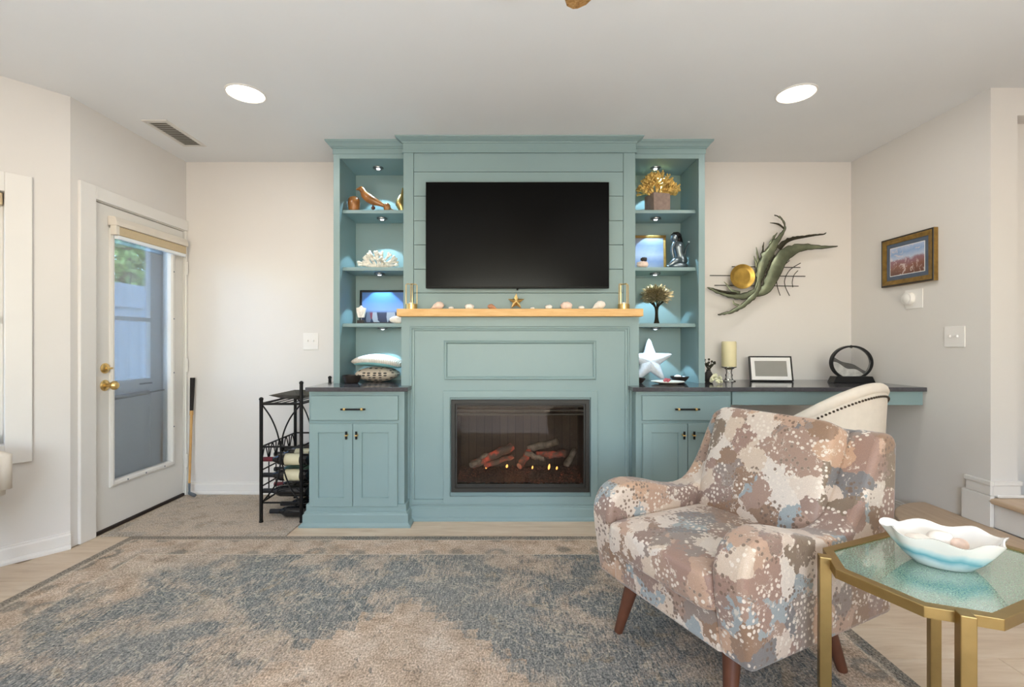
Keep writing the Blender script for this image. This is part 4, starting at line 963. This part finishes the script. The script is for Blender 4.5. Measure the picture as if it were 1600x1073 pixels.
# left, second bay: white coral
def branch(mb, p, d, L, r, depth, rnd, spread=.55, flat=.35, n=3):
    e = p + d * L
    mb.tube([p, p.lerp(e, .5) + Vector((rnd.uniform(-1, 1), 0, rnd.uniform(-1, 1))) * L * .08, e], [r, r * .9, r * .8], 6)
    if depth == 0: mb.superq(e, (r * 1.15,) * 3, nu=7, nv=5); return
    for i in range(n):
        a = Vector((rnd.gauss(0, 1), rnd.gauss(0, 1) * flat, rnd.gauss(0, 1) * .8)); nd = (d + a * spread).normalized()
        if nd.z < -.15: nd.z = .1
        branch(mb, e, nd.normalized(), L * rnd.uniform(.62, .85), r * .78, depth - 1, rnd, spread, flat, n)
rnd = random.Random(11); mb = MB(); p = at(591, 3.45, S2)
for a in (-65, -45, -22, 0, 22, 45, 65):
    aa = math.radians(a); branch(mb, p + Vector((math.sin(aa) * .03, 0, .008)), Vector((math.sin(aa), rnd.uniform(-.2, .2), math.cos(aa) * .75)).normalized(), .052, .014, 2, rnd, .5)
mb.v = [Vector((v.x, v.y, max(v.z, S2 + .001))) for v in mb.v]
top(mb, 'white_coral', 'coral_white', 'branching white coral on the second shelf of the left bookcase', 'coral', auto=180)
# left, third bay: city picture, mask, shell
def leaning(name, px0, px1, py0, py1, Y, zb, fw, fmat, pmat, label, matw=0., matm='mat_white', lean=.05):
    a, b = W(px0, py0, Y), W(px1, py0, Y); x0, x1 = a.x, b.x; h = (py1 - py0) * Y / F
    t = thing(name, ((x0 + x1) / 2, Y, zb), label, 'picture')
    R_ = Matrix.Translation(((x0 + x1) / 2, Y, zb + .001)) @ Matrix.Rotation(-lean, 4, 'X'); w2 = (x1 - x0) / 2
    MB().rectframe(-w2, w2, 0, h, 0, [(0, -.012), (0, .008), (fw * .3, .012), (fw, .005), (fw, 0)], False).xf(R_).build('frame', fmat, t)
    MB().box(-w2 + .002, w2 - .002, .002, .011, .002, h - .002).xf(R_).build('backing', 'frame_black', t)
    if matw: MB().box(-w2 + fw, w2 - fw, -.001, .002, fw, h - fw).xf(R_).build('mat_board', matm, t)
    f2 = fw + matw
    q = MB().box(-w2 + f2, w2 - f2, -.0025, -.001, f2 - h / 2, h - f2 - h / 2)
    o = q.build('print', pmat, org=(0, 0, 0)); o.parent = t; ORG[o.name] = ORG[t.name]
    o.location = R_ @ Vector((0, 0, h / 2)) - t.location; o.rotation_euler = (-lean, 0, 0)
    return t
leaning('city_picture', 562, 645, 453, 506.5, 3.56, S3, .010, 'frame_black', 'print_city', 'dark framed harbour night picture on the third shelf', .006, 'frame_black')
p = at(564.5, 3.42, S3); mk = thing('mask_bust', tuple(p), 'small white carved mask on a dark stand', 'figurine')
MB().box(p.x - .026, p.x + .026, p.y - .018, p.y + .018, p.z, p.z + .024).build('base', 'stone_dark', mk, bevel=.002)
MB().tube([p + Vector((0, 0, .02)), p + Vector((0, 0, .05))], .004, 8).build('pin', 'chrome', mk)
prof = [(-.020, .044), (.020, .044), (.030, .085), (.033, .112), (.012, .116), (0, .130), (-.012, .116), (-.033, .112), (-.030, .085)]
mb = MB().prism([(p.x + a, p.z + b) for a, b in prof], p.y - .012, p.y + .012, 'y').superq(p + Vector((0, -.012, .082)), (.018, .012, .03), nu=14, nv=8).superq(p + Vector((0, -.024, .08)), (.004, .006, .011), nu=8, nv=6)
for s in (-1, 1): mb.superq(p + Vector((s * .008, -.022, .09)), (.004, .003, .002), nu=8, nv=6)
mb.build('mask', 'shell_white', mk, bevel=.003)
p = at(619, 3.39, S3); top(MB().superq(p + Vector((0, 0, .026)), (.048, .032, .027), .8, .9, fn=lambda q: Vector((q.x, q.y, q.z * (1 + .25 * q.x / .045)))), 'large_shell', 'shell_white', 'smooth white shell on the third shelf behind the mantel end', 'shell', auto=180)
# left counter: bowl and cushions
p = at(549.5, 3.33, ZC); top(MB().lathe([(.035, 0), (.045, .003), (.058, .03), (.063, .056), (.060, .056), (.054, .03), (.04, .008), (.001, .007)], p, 28), 'wooden_bowl', 'dark_bowl', 'dark wooden bowl beside the stacked cushions', 'bowl')
p = at(588, 3.47, ZC); pc = (p.x + .012, p.y)
top(MB().superq((pc[0], pc[1], ZC + .0565), (.155, .115, .056), 1.1, .6, 36, 14), 'woven_cushion', 'woven', 'woven patterned cushion at the bottom of the stack', 'cushion', 'stacked cushions', auto=180)
c2 = thing('knit_cushion', (pc[0], pc[1], ZC + .10), 'cream knitted cushion with teal piping on top of the stack', 'cushion', 'stacked cushions')
ORG[c2.name] = Vector(c2.location)
R_ = Matrix.Translation((pc[0] + .005, pc[1], ZC + .132)) @ Matrix.Rotation(math.radians(4), 4, 'Y')
def arch_(q): return Vector((q.x, q.y, q.z + .018 * (1 - (q.x / .17) ** 2)))
MB().superq((0, 0, .006), (.188, .13, .046), 1.1, .6, 36, 14, arch_).xf(R_).build('cover', 'knit', c2, smooth=True, auto=180)
MB().superq((0, 0, -.014), (.168, .128, .026), 1.0, .6, 36, 10, arch_).xf(R_).build('underside', 'pillow_teal', c2, smooth=True, auto=180)
# right, top bay: gold coral on a cube vase
p = at(1027, 3.44, S1); gv = thing('cube_vase', tuple(p), 'brown stone cube vase holding gold coral', 'vase')
MB().box(p.x - .068, p.x + .068, p.y - .06, p.y + .06, p.z, p.z + .128).xf(Matrix.Translation(p) @ Matrix.Rotation(math.radians(16), 4, 'Z') @ Matrix.Translation(-p)).build('cube', 'stone_brown', gv, bevel=.003)
rnd = random.Random(4); mb = MB()
for i in range(17):
    a = math.radians(-75 + 150 * i / 16); branch(mb, p + Vector((math.sin(a) * .035, rnd.uniform(-.02, .02), .118)), Vector((math.sin(a), rnd.uniform(-.5, .3), math.cos(a))).normalized(), .042 + .032 * math.cos(a), .0098, 2, rnd, .6, .6, 4)
mb.v = [Vector((v.x, v.y, min(max(v.z, p.z + .10), 2.43))) for v in mb.v]
top(mb, 'gold_coral', 'coral_gold', 'spiky gold coral standing in the cube vase', 'coral', auto=180)
# right, second bay: sea picture, mermaid, shells
leaning('sea_picture', 975, 1041, 362, 418.5, 3.56, S2, .020, 'frame_gold', 'print_sea', 'gold framed pale seascape behind the mermaid', .0)
p = at(1059, 3.45, S2); mm = thing('mermaid_statue', tuple(p), 'pewter mermaid statue seated on a rock', 'figurine')
def P_(dx, dz, dy=0): return p + Vector((dx, dy, dz))
MB().superq(P_(0, .02), (.072, .05, .020), .6, .9, 28, 10).build('rock', 'pewter', mm, smooth=True, auto=180)
body = MB().tube(smoothpath([P_(.03, .035), P_(.022, .075), P_(.008, .115, -.005), P_(.004, .155), P_(-.008, .19), P_(-.014, .205)], 4), [.034, .040, .043, .042, .039, .036, .033, .031, .031, .033, .037, .040, .042, .041, .038, .033, .024, .015, .012, .011, .011], 14)
body.superq(P_(-.024, .228), (.027, .028, .032), nu=16, nv=10)
body.tube(smoothpath([P_(-.03, .19, -.02), P_(-.05, .14, -.025), P_(-.038, .08, -.02), P_(-.03, .035, -.01)], 4), [.011, .011, .011, .010, .010, .010, .009, .009, .009, .009, .008, .008, .008], 8)
body.tube(smoothpath([P_(.01, .19, .01), P_(.03, .15, .02), P_(.04, .10, .02)], 4), .010, 8)
body.tube(smoothpath([P_(.028, .045), P_(-.02, .055, -.03), P_(-.06, .03, -.035), P_(-.085, .012, -.03)], 4), [.032, .031, .03, .028, .026, .024, .022, .019, .016, .013, .010, .008, .012], 12)
body.build('figure', 'pewter', mm, smooth=True, auto=180)
hair = MB().superq(P_(-.010, .240, .008), (.038, .034, .032), nu=26, nv=16, fn=lambda q: q * (1 + .07 * math.sin(q.x * 420) * math.sin(q.z * 420))).tube(smoothpath([P_(0, .235, .012), P_(.018, .20, .018), P_(.03, .16, .02)], 4), [.031, .030, .029, .027, .025, .022, .018, .012, .007], 10)
hair.build('hair', 'black_metal', mm, smooth=True, auto=180)
MB().tube(smoothpath([P_(.03, .05, .02), P_(.055, .10, .02), P_(.066, .15, .02), P_(.085, .19, .02)], 4), [.012, .011, .010, .009, .009, .008, .008, .007, .006, .006, .005, .005, .004], 8).superq(P_(.097, .203, .02), (.020, .005, .010), nu=10, nv=6).build('tail_fin', 'pewter', mm, smooth=True)
p = at(1004, 3.40, S2)
top(MB().superq(p + Vector((0, 0, .024)), (.042, .03, .0235), .8, .8, fn=lambda q: q * (1 + .08 * math.sin(q.x * 300))), 'striped_shell', 'shell_pink', 'pink and brown ribbed shell in front of the seascape', 'shell', auto=180)
top(MB().superq(p + Vector((.01, .0, .062)), (.022, .018, .015), .8, .8, fn=lambda q: q * (1 + .1 * math.sin(q.x * 500))), 'dark_shell', 'stone_dark', 'little dark shell perched on the ribbed pink shell', 'shell', auto=180)
# right, third bay: metal tree
p = at(1026, 3.45, S3); mt_ = thing('metal_tree', tuple(p), 'bronze wire tree sculpture with a round spiky crown', 'sculpture')
rnd = random.Random(9); tr_ = MB()
for i in range(7):
    a = 2 * PI * i / 7; tr_.tube(smoothpath([p + Vector((math.cos(a) * .018, math.sin(a) * .012, 0)), p + Vector((math.cos(a) * .008, math.sin(a) * .008, .05)), p + Vector((math.cos(a) * .012, math.sin(a) * .012, .12)), p + Vector((math.cos(a) * .05, math.sin(a) * .05, .16))], 3), .0045, 6)
tr_.build('trunk', 'art_dark', mt_, smooth=True)
cr = MB(); cc = p + Vector((0, 0, .205))
for i in range(640):
    d = Vector((rnd.gauss(0, 1), rnd.gauss(0, .8), rnd.gauss(0, 1))).normalized()
    if d.z < -.75: d.z *= -.5
    d.normalize(); r0 = rnd.uniform(.030, .070); s_ = cc + Vector((d.x * r0 * 1.25, d.y * r0, d.z * r0 * .9)); e = cc + Vector((d.x * (r0 + .032) * 1.25, d.y * (r0 + .03), d.z * (r0 + .03) * .9))
    cr.tube([s_, s_.lerp(e, .5), e], [.0016, .0042, .0010], 5)
    if i % 3 == 0: cr.tube([cc - Vector((0, 0, .03)), s_], .0018, 4)
o = cr.build('crown', 'wire_leaf', mt_, smooth=True); o['kind'] = 'stuff'
# right counter: starfish, bowls, plate, crystal
def star(c, R, r, d, n=5, rot=0., tilt=0.):
    ring = []; back = []
    for i in range(2 * n):
        a = PI / 2 + rot + PI * i / n; q = R if i % 2 == 0 else r
        ring.append((math.cos(a) * q, 0, math.sin(a) * q))
    vs = [Vector(x) for x in ring] + [Vector((0, -d, 0)), Vector((0, d * .6, 0))]
    fs = []
    for i in range(2 * n): fs += [(i, (i + 1) % (2 * n), 2 * n), ((i + 1) % (2 * n), i, 2 * n + 1)]
    m = MB(); m.add(vs, fs); m.xf(Matrix.Translation(c) @ Matrix.Rotation(tilt, 4, 'X')); return m
sp_ = at(1017, 3.50, ZC); R = .182
st_ = MB(); rings = []
for i in range(80):
    a = PI / 2 + 2 * PI * i / 80; k = abs(((i / 80 * 5 + .5) % 1) - .5) * 2       # 0 at arm, 1 between
    th = k * PI / 5; ri = .40; rr = R * ri * math.sin(PI / 5) / (math.sin(th) + ri * math.sin(PI / 5 - th)); rr = R * (.97 - .02 * (k / .06) ** 2) if k < .06 else min(rr * 1.05, R * .95)
    rings.append((math.cos(a) * rr, math.sin(a) * rr, k))
def sring(f, dy): return [Vector((x * f, dy, z * f)) for x, z, k in rings]
st_.rings([sring(1, .004), sring(1, -.006), sring(.85, -.016), sring(.5, -.022), sring(.12, -.028)])
zmin = min(z for x, z, k in rings)
st_.xf(Matrix.Translation((sp_.x, sp_.y + .03, ZC - zmin * math.cos(.16) + .004)) @ Matrix.Rotation(-.16, 4, 'X'))
top(st_, 'white_starfish', 'star_white', 'large white ceramic starfish leaning in the right bookcase', 'starfish', auto=50)
p = at(1043, 3.27, ZC); pl = MB().lathe([(.05, 0), (.06, .002), (.10, .012), (.112, .016), (.11, .019), (.06, .007), (.001, .006)], p, 36); top(pl, 'shallow_plate', 'plate_cream', 'shallow cream plate holding the pink crystal', 'plate')
mb = MB(); rnd = random.Random(3)
for i in range(7): mb.superq(p + Vector((rnd.uniform(-.018, .018), rnd.uniform(-.012, .012), .018 + rnd.uniform(0, .014))), (.012, .010, .011), 1.6, 1.6, 8, 4)
top(mb, 'pink_crystal', 'pink_crystal', 'rough pink crystal on the cream plate', 'crystal', auto=20)
p = at(1062, 3.40, ZC); top(MB().lathe([(.028, 0), (.035, .003), (.058, .028), (.066, .042), (.063, .043), (.05, .026), (.03, .010), (.001, .009)], p, 28), 'small_dark_bowl', 'dark_bowl', 'dark low bowl with a white shell behind the plate', 'bowl')
top(MB().superq(p + Vector((-.014, 0, .036)), (.026, .022, .018), .9, .9), 'small_shell', 'shell_white', 'white shell in the dark low bowl', 'shell', auto=180)
p = at(997, 3.33, ZC); top(MB().lathe([(.022, 0), (.03, .003), (.048, .025), (.052, .036), (.049, .036), (.04, .02), (.001, .008)], p, 28), 'brown_dish', 'dark_bowl', 'dark dish under the starfish at the surround edge', 'dish')
# desk
p = at(1107, 3.42, ZC); dv = thing('pinecone_vase', tuple(p), 'small dark vase with twiggy cones at the bookcase side', 'vase')
MB().lathe([(.022, 0), (.032, .015), (.034, .045), (.022, .070), (.014, .082), (.017, .09)], p, 20).build('vase', 'stone_dark', dv, smooth=True)
rnd = random.Random(8); mb = MB()
for i in range(16):
    d = Vector((rnd.uniform(-.6, .8), rnd.uniform(-.4, .4), 1)).normalized(); e = p + Vector((0, 0, .085)) + d * rnd.uniform(.03, .085)
    mb.tube([p + Vector((0, 0, .08)), e], .002, 5).superq(e, (.009, .008, .008), nu=7, nv=5)
mb.build('twigs', 'art_dark', dv, smooth=True)
p = at(1119, 3.27, ZC); mb = MB(); rnd = random.Random(2)
for i in range(34):
    d = Vector((rnd.gauss(0, 1), rnd.gauss(0, .8), abs(rnd.gauss(0, 1)))).normalized(); c = p + Vector((d.x * .034, d.y * .03, .012 + d.z * .05)); mb.superq(c, (.013, .012, .011), 1.5, 1.5, 7, 4)
top(mb, 'crystal_cluster', 'pale_crystal', 'pale yellow crystal cluster in front of the candle', 'crystal', auto=20)
p = at(1139, 3.50, ZC); ch_ = thing('candle_holder', tuple(p), 'clear glass pedestal candle holder on the desk', 'candle holder')
MB().lathe([(.046, 0), (.046, .005), (.03, .012), (.022, .03), (.026, .045), (.019, .06), (.022, .085), (.040, .098), (.052, .102), (.052, .107), (.001, .107)], p, 28).build('pedestal', 'clear_glass', ch_, smooth=True)
top(MB().lathe([(.049, 0), (.051, .004), (.051, .178), (.046, .186), (.03, .182), (.002, .178)], p + Vector((0, 0, .108)), 30), 'pillar_candle', 'candle', 'cream pillar candle on the glass holder', 'candle')
# digital frame
pf2 = thing('photo_frame', tuple(at(1205, 3.48, ZC)), 'black digital photo frame with a white border', 'photo frame')
c0 = at(1206, 3.46, ZC); R_ = Matrix.Translation(c0 + Vector((0, 0, .003))) @ Matrix.Rotation(math.radians(-9), 4, 'Z') @ Matrix.Rotation(-.22, 4, 'X'); w2, h = .145, .185
MB().rectframe(-w2, w2, 0, h, 0, [(0, -.018), (0, .008), (.006, .009), (.009, .004), (.009, -.018)], False).box(-w2 + .003, w2 - .003, .004, .018, .003, h - .003).xf(R_).build('frame', 'frame_black', pf2)
MB().rectframe(-w2 + .009, w2 - .009, .009, h - .009, .0, [(0, .0), (0, .003), (.026, .003), (.026, 0)]).xf(R_).build('white_border', 'mat_white', pf2)
MB().box(-w2 + .03, w2 - .03, .0, .003, .03, h - .03).xf(R_).build('screen', 'screen_grey', pf2)
MB().box(-.02, .02, .02, .026, .0, .12).xf(R_).build('kickstand', 'frame_black', pf2)
# round sand picture
c0 = at(1330, 3.38, ZC); sa = thing('sand_art', tuple(c0), 'round black framed moving sand picture on a wedge base', 'ornament')
MB().prism([(c0.x - .150, c0.z), (c0.x + .150, c0.z), (c0.x + .128, c0.z + .045), (c0.x - .128, c0.z + .045)], c0.y - .035, c0.y + .035, 'y').build('base', 'black_plastic', sa, bevel=.003)
sc_ = c0 + Vector((0, 0, .142)); Rr = .142
def ell(a, r, dy): return sc_ + Vector((math.cos(a) * r * 1.06, dy, math.sin(a) * r * .86))
MB().rings([[ell(2 * PI * i / 56, r, dy) for i in range(56)] for r, dy in ((Rr, -.012), (Rr, .012), (Rr - .014, .012), (Rr - .014, -.012), (Rr, -.012))], False, False).build('ring', 'black_plastic', sa, smooth=True)
for dy in (-.008, .007): MB().rings([[ell(2 * PI * i / 56, Rr - .013, dy + e) for i in range(56)] for e in (0, .001)]).build('pane', 'clear_glass', sa)
def dune(ya, mat, f):
    n = 30; lo, hi = [], []
    for i in range(n + 1):
        x = -1 + 2 * i / n; zl = -math.sqrt(max(0, 1 - x * x)); zh = max(zl, min(f(x), -zl)); X_ = x * (Rr - .016) * 1.06
        lo.append((X_, zl * (Rr - .016) * .86)); hi.append((X_, zh * (Rr - .016) * .86))
    mb = MB()
    mb.rings([[sc_ + Vector((lo[i][0], ya, lo[i][1])), sc_ + Vector((hi[i][0], ya, hi[i][1] + 1e-5)), sc_ + Vector((hi[i][0], ya + .004, hi[i][1] + 1e-5)), sc_ + Vector((lo[i][0], ya + .004, lo[i][1]))] for i in range(n + 1)]).build('sand_layer', mat, sa)
dune(-.004, 'sand_white', lambda x: -.42 - .45 * x + .08 * math.sin(6 * x)); dune(.001, 'sand_dark', lambda x: -.12 - .50 * x + .06 * math.sin(5 * x + 1))
MB().superq(sc_ + Vector((0, 0, Rr * .80)), (.012, .004, .012), nu=10, nv=6).build('sand_clump', 'sand_dark', sa, smooth=True)

# ------------------------------------------------------------------ mantel ornaments
ZM = 1.3925
for px, lab in ((643, 'gold wire candle lantern at the left end of the mantel'), (974.5, 'gold wire candle lantern at the right end of the mantel')):
    p = at(px, 3.15, ZM); t = thing('wire_lantern', tuple(p), lab, 'lantern', 'mantel lanterns')
    MB().lathe([(.034, 0), (.038, .002), (.038, .034), (.035, .036), (.032, .030), (.001, .028)], p, 28).build('cup', 'gold', t, smooth=True)
    for k in range(2):
        a = PI / 2 * k + .35; dx, dy = math.cos(a) * .036, math.sin(a) * .036
        MB().tube([p + Vector((-dx, -dy, .03)), p + Vector((-dx, -dy, .160)), p + Vector((-dx * .9, -dy * .9, .168)), p + Vector((dx * .9, dy * .9, .168)), p + Vector((dx, dy, .160)), p + Vector((dx, dy, .03))], .003, 6).build('wire_hoop', 'gold', t, smooth=True)
    MB().lathe([(.018, .028), (.018, .045), (.004, .047)], p, 16).build('tealight', 'white_ceramic', t, smooth=True)
gs = at(806.5, 3.15, ZM); R = .062; mb = star(gs + Vector((0, 0, .052)), R, R * .40, .016, tilt=-.1)
top(mb, 'gold_starfish', 'gold', 'gold starfish standing in the middle of the mantel', 'starfish', auto=20, bevel=.0015)
def rib(f): return lambda q: Vector((q.x * (1 + .05 * math.sin(f * q.z)), q.y, q.z * (1 + .05 * math.sin(f * q.x))))
def cone(px, w_, h_, mat, label, skew=0.):   # spiral shell lying on its side
    p = at(px, 3.14, ZM); mb = MB(); n = 9; pts = []; rs = []
    for i in range(n):
        u = i / (n - 1); pts.append(p + Vector((-w_ / 2 + w_ * u, 0, 0)) + Vector((0, 0, 0))); rs.append(max(.002, h_ / 2 * (math.sin(min(1, u * 1.25) * PI / 2) ** 1.2) * (1 if u < .8 else (1 - (u - .8) * 2.2)) * (1 + .06 * (i % 2))))
    for q, r in zip(pts, rs): q.z += r
    if skew < 0:
        for q in pts: q.x = 2 * p.x - q.x
    mb.tube(pts, rs, 14)
    return tag(mb.build('conch_shell', mat, smooth=True, auto=180), label, 'shell', 'shells along the mantel')
cone(682, .088, .052, 'shell_pink', 'pink pointed conch at the left of the mantel')
cone(770, .06, .036, 'shell_orange', 'orange and cream broken conch left of the gold starfish', -1)
cone(934, .084, .058, 'shell_white', 'pale knobbed whelk near the right lantern')
for px, w_, h_, mat, lab in ((705, .034, .018, 'shell_white', 'tiny white shell right of the pink conch'), (733.5, .062, .036, 'shell_white', 'oval white scallop left of the orange conch'), (832, .028, .014, 'shell_white', 'tiny white shell right of the gold starfish'),
                             (857.5, .05, .030, 'shell_white', 'small grey and white moon shell on the mantel'), (885, .078, .050, 'shell_pink', 'large rounded pink shell right of centre on the mantel'), (908.5, .04, .022, 'shell_white', 'small domed white shell left of the whelk')):
    p = at(px, 3.14, ZM); tag(MB().superq(p + Vector((0, 0, h_ * .45)), (w_ / 2, w_ * .36, h_ * .55), .9, .9, 24, 12, rib(260)).build('sea_shell', mat, smooth=True, auto=180), lab, 'shell', 'shells along the mantel')
